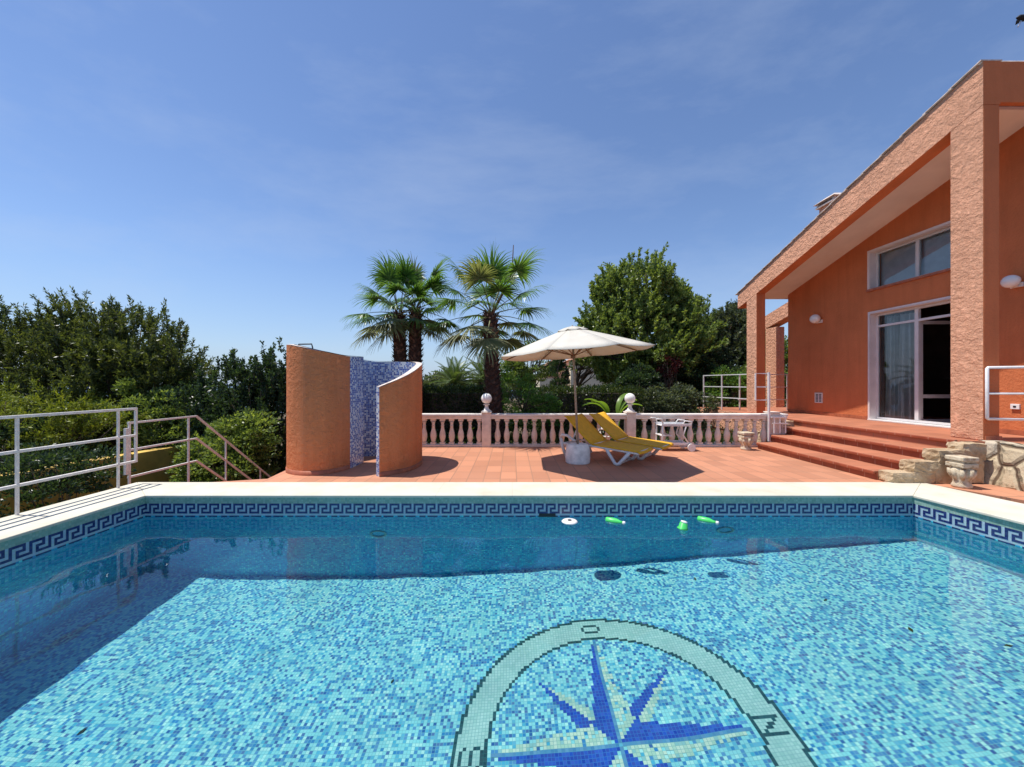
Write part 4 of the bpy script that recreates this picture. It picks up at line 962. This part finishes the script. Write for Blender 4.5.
bottle((2.53, 4.95, WZ), R(-40), 'b', 'green plastic bottle floating at the right beside the green cup')
t = empty('white_float', (.74, 4.93, WZ), 'flat white ring floating near the skimmer', 'pool float')
b = MB(); b.lathe((.74, 4.93, WZ), [(.10, -.01), (.105, .0), (.09, .015), (.03, .018)], 20); b.build('disc', M['plastic'], t)
b = MB(); b.lathe((.74, 4.93, WZ + .0185), [(.028, 0), (.026, .004)], 12); b.build('knob', M['black'], t)
for (lx, ly, r_) in ((-2.8, 4.3, 0.3), (2.9, 4.15, 1.2), (4.0, 3.2, 2.0), (3.8, 3.9, .4), (-1.9, 3.1, 2.4), (4.4, 2.9, .9), (-.3, 4.5, 1.9)):
    pass

# fallen leaves on the pool floor
V = []; F = []
rs = np.random.default_rng(3)
for i in range(15):
    x = rs.uniform(-3.6, 5.2); y = rs.uniform(1.0, 4.9); a = rs.uniform(0, 6.28); l_ = rs.uniform(.018, .04); wd = l_ * .45
    k = len(V); d = np.array([math.cos(a), math.sin(a)]); e_ = np.array([-d[1], d[0]])
    for q in (-d * l_, e_ * wd, d * l_, -e_ * wd): V.append((x + q[0], y + q[1], fz(x + q[0]) + .006 + rs.uniform(0, .01)))
    F.append((k, k + 1, k + 2, k + 3))
lv = fast_mesh('fallen_leaves', np.array(V), np.array(F), L['hedge']); tag(lv, 'scattered dark leaves sunk on the pool floor', None, None, 'stuff'); lv.cycles.is_caustics_receiver = True

# bird
bd = empty('bird', (13.31, 10.0, 11.0), 'small dark bird in flight at the top right corner of the sky', 'bird')
b = MB(); c = Vector((13.33, 10.0, 11.02))
b.tube([c + Vector((-.20, 0, 0)), c + Vector((-.13, 0, .02)), c, c + Vector((.16, 0, -.01)), c + Vector((.30, 0, -.01))], [.01, .05, .075, .05, .012], 10)
for sg in (-1, 1): b.add([c + Vector((-.08, 0, .03)), c + Vector((.06, sg * .20, .12)), c + Vector((.22, sg * .34, .14)), c + Vector((.14, 0, .03)), c + Vector((-.08, 0, .015)), c + Vector((.06, sg * .20, .105)), c + Vector((.22, sg * .34, .13)), c + Vector((.14, 0, .01))], [(0, 1, 2, 3), (7, 6, 5, 4), (0, 4, 5, 1), (1, 5, 6, 2), (2, 6, 7, 3)])
b.build('body', M['bird'], bd)
b = MB(); b.tube([c + Vector((-.05, .02, -.06)), c + Vector((-.13, .02, -.22))], [.022, .012], 6); b.build('trailing_leg', M['bird_w'], bd)
#VEG
# ------------------------------------------------------------------ vegetation
def unit(v): return v / (np.linalg.norm(v, axis=1, keepdims=True) + 1e-9)
def leaf_quads(P, D, ln_, wd, rs):
    """diamond leaves at P pointing along D"""
    n = len(P); D = unit(D); r_ = rs.normal(size=(n, 3)); Wv = unit(np.cross(D, r_))
    ln_ = ln_ * rs.uniform(.7, 1.3, (n, 1)); wd = wd * rs.uniform(.7, 1.3, (n, 1))
    V = np.stack([P, P + D * ln_ * .5 + Wv * wd * .5, P + D * ln_, P + D * ln_ * .5 - Wv * wd * .5], 1).reshape(-1, 3)
    return V, np.arange(4 * n).reshape(n, 4)
def in_env(env, n, rs, shell=.5):
    """clump centres in a list of ellipsoids (cx,cy,cz,rx,ry,rz)"""
    out = []; env = np.array(env, float); vol = env[:, 3] * env[:, 4] * env[:, 5]; pk = rs.choice(len(env), n, p=vol / vol.sum())
    u = unit(rs.normal(size=(n, 3))); r = rs.uniform(shell, 1, (n, 1)) ** .6
    return env[pk, :3] + u * r * env[pk, 3:], u
def limbs(base, targets, trunk_h, r0, rs, mat_, parent, nm='trunk', lean=(0, 0)):
    b = MB(); base = Vector(base); top = base + Vector((lean[0], lean[1], trunk_h))
    pts = [base.lerp(top, i / 5) + Vector((rs.normal(0, .03), rs.normal(0, .03), 0)) * (1 if 0 < i else 0) for i in range(6)]
    b.tube(pts, [r0 * (1 - .09 * i) for i in range(6)], 8)
    for tg in targets:
        tg = Vector(tg); s = pts[rs.integers(3, 6)]; mid = s.lerp(tg, .5) + Vector((rs.normal(0, .12), rs.normal(0, .12), -.05 * (tg - s).length))
        b.tube([s, mid, tg], [r0 * .42, r0 * .24, r0 * .06], 5)
    return b.build(nm, mat_, parent)
def broad(name, base, env, nc, cr, nl, ll, lw, lm, label, cat, seed, group=None, trunk_h=1, r0=.12, droop=.2, up=.3, tr=None, shell=.45, bark=None):
    rs = np.random.default_rng(seed); t = empty(name, base, label, cat, group)
    C, U = in_env(env, nc, rs, shell)
    cr_ = cr * rs.uniform(.6, 1.35, nc)
    idx = rs.integers(0, nc, nl); u = unit(rs.normal(size=(nl, 3))); u[:, 2] = np.abs(u[:, 2]) * .5 + u[:, 2] * .5
    rr = rs.uniform(.25, 1, (nl, 1)) ** .5
    Pp = C[idx] + u * rr * cr_[idx, None] * np.array([.85, .85, 1.15 if up > .5 else .85])
    D = u * .6 + U[idx] * .5 + rs.normal(0, .5, (nl, 3)) + np.array([0, 0, up - droop])
    V, F = leaf_quads(Pp, D, ll, lw, rs)
    fast_mesh('crown' if cat == 'tree' else 'foliage', V, F, lm, t)
    k = min(nc, 26); limbs(base, C[:k], trunk_h, r0, rs, bark or M['trunk'], t, 'trunk' if cat == 'tree' else 'stem')
    return t
def shoots(name, base, env, ns, sl_, per, ll, lw, lm, label, seed, group=None, trunk_h=2, r0=.14, upv=.9, cat='tree'):
    rs = np.random.default_rng(seed); t = empty(name, base, label, cat, group)
    nb = max(8, ns // 9); Bc, BU = in_env(env, nb, rs, .60)
    C = []; U = []
    for i in range(ns):
        j = i % nb; C.append(Bc[j] + rs.normal(0, .20, 3)); U.append(BU[j])
    C = np.array(C); U = np.array(U)
    D0 = unit(U * .55 + rs.normal(0, .38, (ns, 3)) + np.array([0, 0, upv])); Ls = sl_ * rs.uniform(.6, 1.35, ns)
    idx = np.repeat(np.arange(ns), per); tt = rs.uniform(0, 1, (len(idx), 1))
    Pp = C[idx] + D0[idx] * tt * Ls[idx, None] + rs.normal(0, .018, (len(idx), 3))
    D = D0[idx] * .9 + rs.normal(0, .62, (len(idx), 3))
    V, F = leaf_quads(Pp, D, ll * 1.1, lw * 1.15, rs)
    fast_mesh('crown' if cat == 'tree' else 'foliage', V, F, lm, t)
    b = MB(); bs = Vector(base); top = bs + Vector((0, 0, trunk_h)); b.tube([bs, bs.lerp(top, .5) + Vector((.06, 0, 0)), top], [r0, r0 * .8, r0 * .55], 8)
    for j in range(min(nb, 46)):
        tg = Vector(Bc[j]); s = bs.lerp(top, float(rs.uniform(.45, 1))); mid = s.lerp(tg, .55) + Vector((0, 0, -.1 * (tg - s).length)); b.tube([s, mid, tg], [r0 * .4, r0 * .24, .012], 5)
    for i in range(0, ns, 2):
        p, q = Vector(C[i]), Vector(C[i] + D0[i] * Ls[i] * .85); b.tube([p, q], [.012, .005], 3, caps=False)
    b.build('trunk' if cat == 'tree' else 'stem', M['trunk'], t)
    return t
G0 = -3.25
g_left = 'feathery pines beyond the left railing'
# left group
shoots('pine_tree', (-15.2, 12.6, G0), [(-15.3, 12.6, 1.1, 2.8, 2, 2.2), (-14.0, 12.2, 2.3, 1.4, 1.2, 1.4), (-16.6, 12.4, 2.3, 1.5, 1.4, 1.3)], 1500, .60, 70, .10, .028, L['pine'], 'tall feathery pine at the left edge behind the railing', 11, g_left, 4.2, .15)
shoots('pine_tree', (-12.0, 12.0, G0), [(-12.3, 12.0, .8, 2.3, 1.7, 1.9), (-11.9, 11.9, 2.3, 1.2, 1, 1.25), (-13.2, 12, 2.4, 1.0, .9, 1.2), (-10.8, 12, 1.4, .9, 1, 1.2)], 1500, .58, 70, .10, .028, L['pine'], 'feathery pine with the open sunlit top right of the left edge pine', 12, g_left, 4.0, .14)
broad('shrub', (-10.1, 10.8, G0), [(-10.5, 10.9, .5, 1.2, 1.0, 1.0), (-9.6, 10.9, -.2, 1, .9, 1.1)], 130, .30, 22000, .09, .04, L['ficus'], 'light green leafy shrub between the pines and the dark laurels', 'shrub', 13, None, 2.6, .07)
shoots('pine_shrub', (-12.6, 9.3, G0), [(-13.2, 9.7, .65, .8, .5, .5), (-11.6, 9.8, .75, .9, .6, .45), (-10.6, 9.9, .35, .9, .5, .3), (-12.4, 9.5, .2, 1.3, .5, .3)], 420, .34, 40, .085, .022, L['yellow'], 'yellow green needled shrub in front of the pines above the top rail', 14, None, 3, .07, .5, 'shrub')
broad('shrub', (-13.6, 9.0, G0), [(-13.4, 9.4, -1.0, 2.2, .8, 1.7), (-11.6, 9.8, -.8, 1.5, .8, 1.5)], 160, .42, 26000, .10, .045, L['laurel'], 'dark shaded shrub seen between the bars of the left railing', 'shrub', 15, None, 2.4, .08)
broad('shrub', (-7.9, 6.6, G0), [(-7.9, 6.5, -.75, .8, .8, 1.1), (-7.7, 7.0, -.1, .5, .5, .35)], 70, .26, 12000, .075, .03, L['laurel'], 'dark shrub in the lower garden at the left corner behind the railing', 'shrub', 16, None, 1.6, .05)
broad('shrub', (-7.2, 8.0, G0), [(-7.3, 8.1, -1.5, .5, .6, .8)], 40, .24, 5000, .075, .03, L['bush'], 'small green shrub below the stair railing in the lower garden', 'shrub', 42, None, 1.2, .05)
g_l = 'dark laurels beside the shower'
shoots('laurel_tree', (-8.7, 11.3, G0), [(-8.6, 11.2, -.1, .9, .8, 1.7), (-8.35, 11.2, 1.15, .38, .4, .75)], 620, .42, 46, .085, .036, L['laurel'], 'narrow dark laurel with a pointed top, the left one of the pair', 17, g_l, 3.4, .09, 1.3)
shoots('laurel_tree', (-7.3, 11.0, G0), [(-7.35, 11.0, -.1, 1.35, 1.0, 1.7), (-7.6, 11, 1.2, .5, .5, .8), (-7.1, 11, 1.3, .5, .5, .8), (-6.6, 11, 1.2, .5, .5, .8)], 1150, .42, 46, .085, .036, L['laurel'], 'broad dark laurel touching the left side of the shower', 18, g_l, 3.3, .10, 1.3)
broad('shrub', (-6.9, 9.3, G0), [(-7.0, 9.5, -.75, 1.1, .9, 1.2), (-6.7, 9.6, .2, .7, .6, .5)], 130, .28, 20000, .085, .045, L['ficus'], 'glossy green shrub below the laurels beside the stair railing', 'shrub', 19, None, 2.0, .06)
# hedge behind the balustrade
def hedge(name, x0, x1, y0, y1, z0, z1, lm, label, seed, dens=900):
    rs = np.random.default_rng(seed); t = empty(name, ((x0 + x1) / 2, (y0 + y1) / 2, z0), label, 'hedge')
    b = MB(); b.box((x0 + .15, y0 + .15, z0), (x1 - .15, y1 - .15, z1 - .15)); b.build('branches', M['trunk'], t)
    Ps, Ns = [], []
    for (a, c, nrm, area) in (('f', y0, (0, -1, 0), (x1 - x0) * (z1 - z0)), ('t', z1, (0, 0, 1), (x1 - x0) * (y1 - y0)), ('l', x0, (-1, 0, 0), (y1 - y0) * (z1 - z0)), ('r', x1, (1, 0, 0), (y1 - y0) * (z1 - z0))):
        n = int(area * dens); q = rs.uniform(0, 1, (n, 3)) * np.array([x1 - x0, y1 - y0, z1 - z0]) + np.array([x0, y0, z0])
        k = {'f': 1, 't': 2, 'l': 0, 'r': 0}[a]; lump = .06 * np.sin(q[:, 0] * 4.3 + q[:, 2] * 3) + .05 * np.sin(q[:, 0] * 9.1 + 1 + q[:, 1] * 5)
        q[:, k] = c + (-1 if a in 'fl' else 1) * (lump - np.abs(rs.normal(0, .07, n))); Ps.append(q); Ns.append(np.tile(nrm, (n, 1)))
    P_ = np.vstack(Ps); D = np.vstack(Ns) * .8 + rs.normal(0, .6, (len(P_), 3)) + np.array([0, 0, .5])
    V, F = leaf_quads(P_, D, .085, .035, rs); fast_mesh('foliage', V, F, lm, t)
hedge('clipped_hedge', -3.6, -.35, 11.9, 12.9, -.35, 1.34, L['hedge'], 'dark clipped hedge between the shower and the leaning palm', 21)
hedge('clipped_hedge', .9, 4.3, 12.6, 13.5, -.35, 1.32, L['hedge'], 'dark clipped hedge behind the umbrella pole', 22)
broad('shrub', (.35, 11.4, -.35), [(.15, 11.4, 1.0, .75, .6, 1.0), (.9, 11.5, .55, .6, .5, .7), (.0, 11.4, .2, .6, .5, .5)], 90, .22, 13000, .065, .032, L['bush'], 'bright green leafy bush right of the leaning palm', 'shrub', 23, None, 1.3, .05)
# low planting seen between the balusters
rs = np.random.default_rng(31); n_ = 26000
P_ = np.stack([rs.uniform(-3.9, 6.9, n_), rs.uniform(9.6, 12.2, n_), -.35 + np.abs(rs.normal(0, .16, n_))], 1); P_[:, 2] += .16 * np.maximum(0, np.sin(P_[:, 0] * 2.7) * np.sin(P_[:, 1] * 3.1))
V, F = leaf_quads(P_, rs.normal(0, .6, (n_, 3)) + np.array([0, 0, .7]), .09, .035, rs)
tag(fast_mesh('ground_cover', V, F, L['hedge']), 'low leafy ground cover behind the balustrade', None, None, 'stuff')
# big trees right of centre
shoots('ficus_tree', (6.1, 17.2, -.35), [(5.6, 17, 3.2, 2.8, 2.2, 1.7), (6.0, 16.8, 1.9, 2.3, 1.2, .9), (5.7, 17, 5.0, 1.6, 1.4, 1.8), (4.1, 17, 4.2, 1.3, 1, 1.2), (4.8, 17, 5.1, 1.0, 1, 1.2), (6.9, 17, 5.0, 1.1, .9, 1.3), (7.6, 17, 4.0, 1.1, 1.1, 1.3), (8.0, 17, 3.0, .9, .9, 1.0)], 2700, .55, 52, .125, .055, L['ficus'], 'large bushy green tree rising above the umbrella', 24, None, 3.2, .22)
shoots('dark_tree', (9.3, 18.5, -.35), [(9.2, 18.5, 2.6, 1.6, 1.4, 1.9), (9.9, 18.3, 3.5, 1.2, 1, 1.3), (11.2, 19, 3.0, 1.3, 1.3, 2.0)], 1300, .5, 46, .12, .05, L['olive'], 'dense dark grey green tree behind the platform railing', 25, None, 3, .18)
broad('laurel_tree', (7.8, 15.9, -.35), [(7.8, 16.2, 1.5, 1.7, .9, 1.5), (6.2, 16.0, 1.4, 1.6, .8, 1.3)], 200, .36, 36000, .11, .055, L['laurel'], 'dark shaded laurel under the large bushy green tree', 'tree', 26, None, 1.8, .12)
broad('plum_tree', (6.0, 14.9, -.35), [(6.05, 14.9, 2.15, .42, .35, .38)], 34, .20, 1200, .08, .04, L['red'], 'small dark red leaved plum tree right of the umbrella', 'tree', 27, None, 2.0, .05)
broad('laurel_tree', (11.4, 17.2, -.35), [(11.6, 17.2, 2.0, 1.2, .8, 1.9)], 110, .34, 18000, .11, .05, L['ficus'], 'green tree seen through the gap between the rear column and the villa wall', 'tree', 43, None, 1.8, .12)
broad('shrub', (6.2, 13.6, -.35), [(6.2, 13.6, .55, 1.1, .6, .7), (5.4, 13.5, .95, .8, .5, .6)], 90, .26, 13000, .085, .042, L['olive'], 'grey green variegated shrub behind the serving trolley', 'shrub', 28, None, .8, .05)
broad('shrub', (8.3, 14.9, -.35), [(8.4, 14.9, 1.2, .8, .5, .9)], 60, .26, 8000, .085, .042, L['bush'], 'bright green shrub behind the platform railing', 'shrub', 29, None, 1.2, .05)
broad('shrub', (10.2, 16.0, -.35), [(10.3, 16.0, 1.3, .9, .5, 1.5)], 60, .3, 9000, .09, .042, L['ficus'], 'green shrub seen through the rear portico opening', 'shrub', 33, None, 1.6, .05)
broad('shrub', (4.5, 14.3, -.35), [(4.7, 14.4, 1.5, .8, .5, .7), (3.9, 14.6, 1.0, .5, .5, .4)], 80, .24, 11000, .085, .042, L['laurel'], 'green shrub above the hedge right under the umbrella canopy', 'shrub', 34, None, 1.2, .05)
broad('cypress_tree', (2.15, 17.5, -.35), [(2.15, 17.5, 1.6, .38, .38, 1.3)], 70, .2, 9000, .08, .03, L['laurel'], 'narrow dark cypress in front of the distant cream house', 'tree', 35, None, 2, .07, up=1.2)
broad('garden_tree', (1.0, 19.5, -.35), [(1.1, 19.5, 2.5, 1.5, 1.2, 1.0), (.1, 19.5, 1.9, 1.1, 1, .8)], 110, .34, 16000, .11, .045, L['ficus'], 'green tree behind the bright bush and left of the umbrella pole', 'tree', 36, None, 2.4, .13)
broad('garden_tree', (3.7, 22, -.35), [(4.6, 22, 3.0, 1.3, 1.0, .7)], 45, .34, 9000, .11, .05, L['olive'], 'loose leafy tree in front of the distant cream wall', 'tree', 37, None, 2.6, .12)
broad('garden_tree', (-4.3, 27, -.35), [(-4.4, 27, 1.4, 2.6, 1.5, .9), (-7, 28, 1.1, 2.5, 1.5, .7)], 90, .45, 11000, .15, .07, L['olive'], 'low distant tree on the skyline between the shower and the palms', 'tree', 38, None, 1.8, .14)

# broad-leaved plant behind the right globe lamp
bp = empty('banana_plant', (2.95, 11.2, -.35), 'broad leaved green plant behind the right globe lamp', 'plant')
rs = np.random.default_rng(41)
for i, (a, l_, e0) in enumerate(((200, 1.15, 52), (180, .9, 62), (165, 1.0, 70), (150, .8, 75), (20, 1.0, 68), (-5, .85, 62), (40, 1.2, 76), (215, .9, 70), (330, .9, 60))):
    b = MB(); vs = []; a = R(a); n1 = 9; base = Vector((2.95 + .08 * math.cos(a), 11.2 + .08 * math.sin(a), -.3)); p = base.copy(); el = R(e0 + 12)
    dh = Vector((math.cos(a), math.sin(a), 0)); sd = Vector((-math.sin(a), math.cos(a), 0)); b.tube([base, base + (dh * .12 + Vector((0, 0, .85)))], .02, 5); p = base + dh * .12 + Vector((0, 0, .85))
    for k in range(n1):
        t_ = k / (n1 - 1); wd = .085 * math.sin(math.pi * min(1, t_ * .93 + .07)) ** .7 + .002
        vs += [tuple(p - sd * wd + Vector((0, 0, .03))), tuple(p), tuple(p + sd * wd + Vector((0, 0, .03)))]
        p = p + (dh * math.cos(el) + Vector((0, 0, math.sin(el)))) * l_ / n1; el -= R(13)
    b.add(vs, [(3 * k + j, 3 * k + 3 + j, 3 * k + 4 + j, 3 * k + 1 + j) for k in range(n1 - 1) for j in range(2)], 0, True); b.build('leaf', L['banana'], bp)

# ------------------------------------------------------------------ fan palms
def fan_frond(base, az, el, plen, fr, rs, lm, parent, fold=.35):
    b = MB(); d = Vector((math.cos(az) * math.cos(el), math.sin(az) * math.cos(el), math.sin(el))); base = Vector(base)
    pts = [base]; dd = d.copy()
    for k in range(4):
        dd = (dd + Vector((0, 0, -.10))).normalized(); pts.append(pts[-1] + dd * plen / 4)
    b.tube(pts, [.022, .018, .014, .011, .008], 4, 1)
    c = pts[-1]; sd = dd.cross(Vector((0, 0, 1))).normalized(); nm = sd.cross(dd).normalized()
    NB = 40
    for i in range(NB):
        t_ = -1 + 2 * i / (NB - 1); ang = t_ * R(118); l_ = fr * (1 - .30 * abs(t_)) * rs.uniform(.88, 1.08)
        dr = dd * math.cos(ang) + sd * math.sin(ang) + nm * (fold * (abs(t_) ** 1.3)) * (-.9) * .9
        dr.normalize(); wv = dr.cross(nm).normalized(); p = c.copy(); v_ = dr.copy(); vs = []
        for k, (wd, dp) in enumerate(((.010, 0), (.025, .05), (.022, .16), (.011, .50), (.002, .95))):
            vs += [tuple(p - wv * wd), tuple(p + wv * wd)]
            v_ = (v_ + Vector((rs.normal(0, .03), rs.normal(0, .03), -dp * rs.uniform(.7, 1.5)))).normalized(); p = p + v_ * l_ / 4.2
        b.add(vs, [(2 * k, 2 * k + 2, 2 * k + 3, 2 * k + 1) for k in range(4)], 0, False)
    return b.build('frond', [lm, M['petiole']], parent)
def fan_palm(base, tops, label, seed, fr=.78, nfr=24, group='fan palms behind the terrace', r0=.2):
    rs = np.random.default_rng(seed); t = empty('fan_palm', base, label, 'palm tree', group)
    for top in tops:
        B = Vector((base[0] + top[3], base[1], base[2])); T = Vector(top[:3]); H = (T - B).length; b = MB(); n_ = 14; pts = []; rad = []
        for i in range(n_ + 1):
            q = i / n_; pts.append(B.lerp(T, q) + Vector((.10 * math.sin(q * 3.0) * top[4], 0, 0))); rad.append(r0 * (.98 - .12 * q) * (1 if i < n_ else .7))
        b.tube(pts, rad, 12)
        # leaf-base stubs set in a spiral: real wedges standing off the trunk
        nb = int(H / .045); vs = []
        for i in range(nb):
            q = (i + .5) / nb; c = B.lerp(T, q) + Vector((.10 * math.sin(q * 3.0) * top[4], 0, 0)); r_ = r0 * (.98 - .12 * q)
            for k in range(6):
                a = i * 2.4 + k * math.pi / 3; u_ = Vector((math.cos(a), math.sin(a), 0)); s_ = Vector((-math.sin(a), math.cos(a), 0)); h = rs.uniform(.07, .12); o_ = rs.uniform(.05, .11)
                p0 = c + u_ * (r_ - .01); w_ = .045
                b.add([p0 - s_ * w_, p0 + s_ * w_, p0 + u_ * o_ + Vector((0, 0, h)) + s_ * w_ * .45, p0 + u_ * o_ + Vector((0, 0, h)) - s_ * w_ * .45, p0 + Vector((0, 0, .02)) - s_ * w_, p0 + Vector((0, 0, .02)) + s_ * w_], [(0, 1, 2, 3), (3, 2, 5, 4)], 1 if rs.random() < .3 else 0)
        b.build('trunk', [M['palm_bark'], M['palm_boot']], t)
        for i in range(nfr):
            q = i / (nfr - 1); az = i * 2.39996 + rs.normal(0, .2); el = R(84 - 106 * q ** .95) + rs.normal(0, .08)
            fan_frond(T + Vector((math.cos(az) * .05, math.sin(az) * .05, .12 - .25 * q)), az, el, rs.uniform(.58, .86) * fr / .80, fr * rs.uniform(.76, .98), rs, L['palm2'] if q > .82 or rs.random() < .05 else L['palm'], t)
    return t
fan_palm((-.47, 10.6, -.35), [(-.58, 10.6, 3.42, .10, -.6)], 'single fan palm with a thick dark trunk beside the left globe lamp', 51, 1.2, 25, r0=.22)
fan_palm((-3.15, 11.6, -.35), [(-3.42, 11.6, 3.62, -.20, .2), (-2.92, 11.7, 3.78, .30, -.5)], 'twin trunked fan palm rising behind the shower', 52, 1.06, 18, r0=.205)
b = MB(); b.tube([(-.55, 10.6, 3.4), (-.25, 10.5, 3.95), (.0, 10.4, 4.5), (.04, 10.4, 5.25)], [.03, .026, .022, .012], 5)
o = b.build('flower_stalk', M['palm_bark']); pm = [x for x in bpy.data.objects if x.name == 'fan_palm'][0]; o.parent = pm; o.location = -pm.location
# feather palms behind the hedge
def date_palm(base, h, ln_, nfr, label, seed):
    rs = np.random.default_rng(seed); t = empty('date_palm', base, label, 'palm tree', 'feather palms above the hedge'); B = Vector(base); T = B + Vector((0, 0, h))
    b = MB(); b.tube([B, B.lerp(T, .5), T], [.28, .26, .30], 10); b.build('trunk', M['palm_bark'], t)
    for i in range(nfr):
        az = i * 2.39996; el = R(82 - 75 * (i / nfr)); b = MB(); p = T.copy(); d = Vector((math.cos(az) * math.cos(el), math.sin(az) * math.cos(el), math.sin(el))); pts = [p.copy()]; n1 = 16
        for k in range(n1):
            d = (d + Vector((0, 0, -.075))).normalized(); p = p + d * ln_ / n1; pts.append(p.copy())
            sd = d.cross(Vector((0, 0, 1)));
            if sd.length < 1e-3: continue
            sd.normalize(); nm = sd.cross(d)
            for sg in (-1, 1):
                for hh in (0, .5):
                    q0 = p - d * ln_ / n1 * hh; ll = ln_ * .20 * math.sin(math.pi * min(.98, (k + 2) / (n1 + 2))) + .05; dv = (sd * sg + d * .6 + nm * .35).normalized(); wv = d * .018
                    b.add([q0 - wv, q0 + dv * ll * .5 - wv * 1.2, q0 + dv * ll + Vector((0, 0, -.03)), q0 + dv * ll * .5 + wv * 1.2], [(0, 1, 2, 3)])
        b.tube(pts, [.025 * (1 - k / (n1 + 2)) for k in range(n1 + 1)], 4, 1); b.build('frond', [L['date'], M['petiole']], t)
date_palm((-2.45, 16.4, -.35), 1.75, 1.35, 26, 'feather palm above the hedge left of the leaning palm trunk', 61)
date_palm((-1.25, 17.5, -.35), 1.9, 1.5, 26, 'feather palm partly hidden behind the leaning palm trunk', 62)

# ------------------------------------------------------------------ house in the distance
nh = empty('neighbour_house', (4.2, 31, -.35), 'distant cream and salmon house with tiled roof glimpsed under the umbrella', 'house')
b = MB(); b.box((4.6, 30, -.35), (9.0, 36, 3.3)); b.build('wall', M['house_cream'], nh)
b = MB(); b.box((2.2, 30.5, -.35), (4.58, 35, 1.9)); b.build('wall', M['house_cream'], nh)
b = MB(); b.box((2.6, 31.2, 1.92), (4.3, 34.5, 2.9)); b.build('attic_wall', M['house_pink'], nh)
b = MB(); b.add([(2.3, 30.9, 2.9), (4.55, 30.9, 2.9), (4.55, 34.8, 2.9), (2.3, 34.8, 2.9), (3.4, 31.5, 3.5), (3.4, 34.2, 3.5)], [(0, 1, 4), (1, 2, 5, 4), (2, 3, 5), (3, 0, 4, 5), (0, 3, 2, 1)]); b.build('roof', M['roof_tile'], nh)
b = MB(); b.add([(4.4, 29.8, 3.31), (9.2, 29.8, 3.31), (9.2, 36.2, 3.31), (4.4, 36.2, 3.31), (6, 32, 4.2), (7.6, 32, 4.2)], [(0, 1, 5, 4), (1, 2, 5), (2, 3, 4, 5), (3, 0, 4), (0, 3, 2, 1)]); b.build('roof', M['roof_tile'], nh)
for x in (3.0, 7.9): b = MB(); b.box((x, 29.97 if x > 4.5 else 30.47, 1.0), (x + .7, 30.02 if x > 4.5 else 30.52, 1.7 if x < 4 else 2.2)); b.build('window', M['dark'], nh)

rs = np.random.default_rng(71); n_ = 42000
xx = rs.uniform(-9, 34, n_); hh = 1.9 + .5 * np.sin(xx * .7) + .35 * np.sin(xx * 1.9 + 1) + .25 * np.sin(xx * 4.1)
P_ = np.stack([xx, 39 + 1.5 * np.sin(xx * 1.3) + rs.normal(0, .7, n_), -.35 + (hh + .35) * rs.uniform(0, 1, n_) ** .6], 1)
V, F = leaf_quads(P_, rs.normal(0, .6, (n_, 3)) + np.array([0, 0, .5]), .30, .16, rs)
tag(fast_mesh('distant_wood', V, F, L['olive']), 'low distant wood along the skyline behind the garden', None, None, 'stuff')
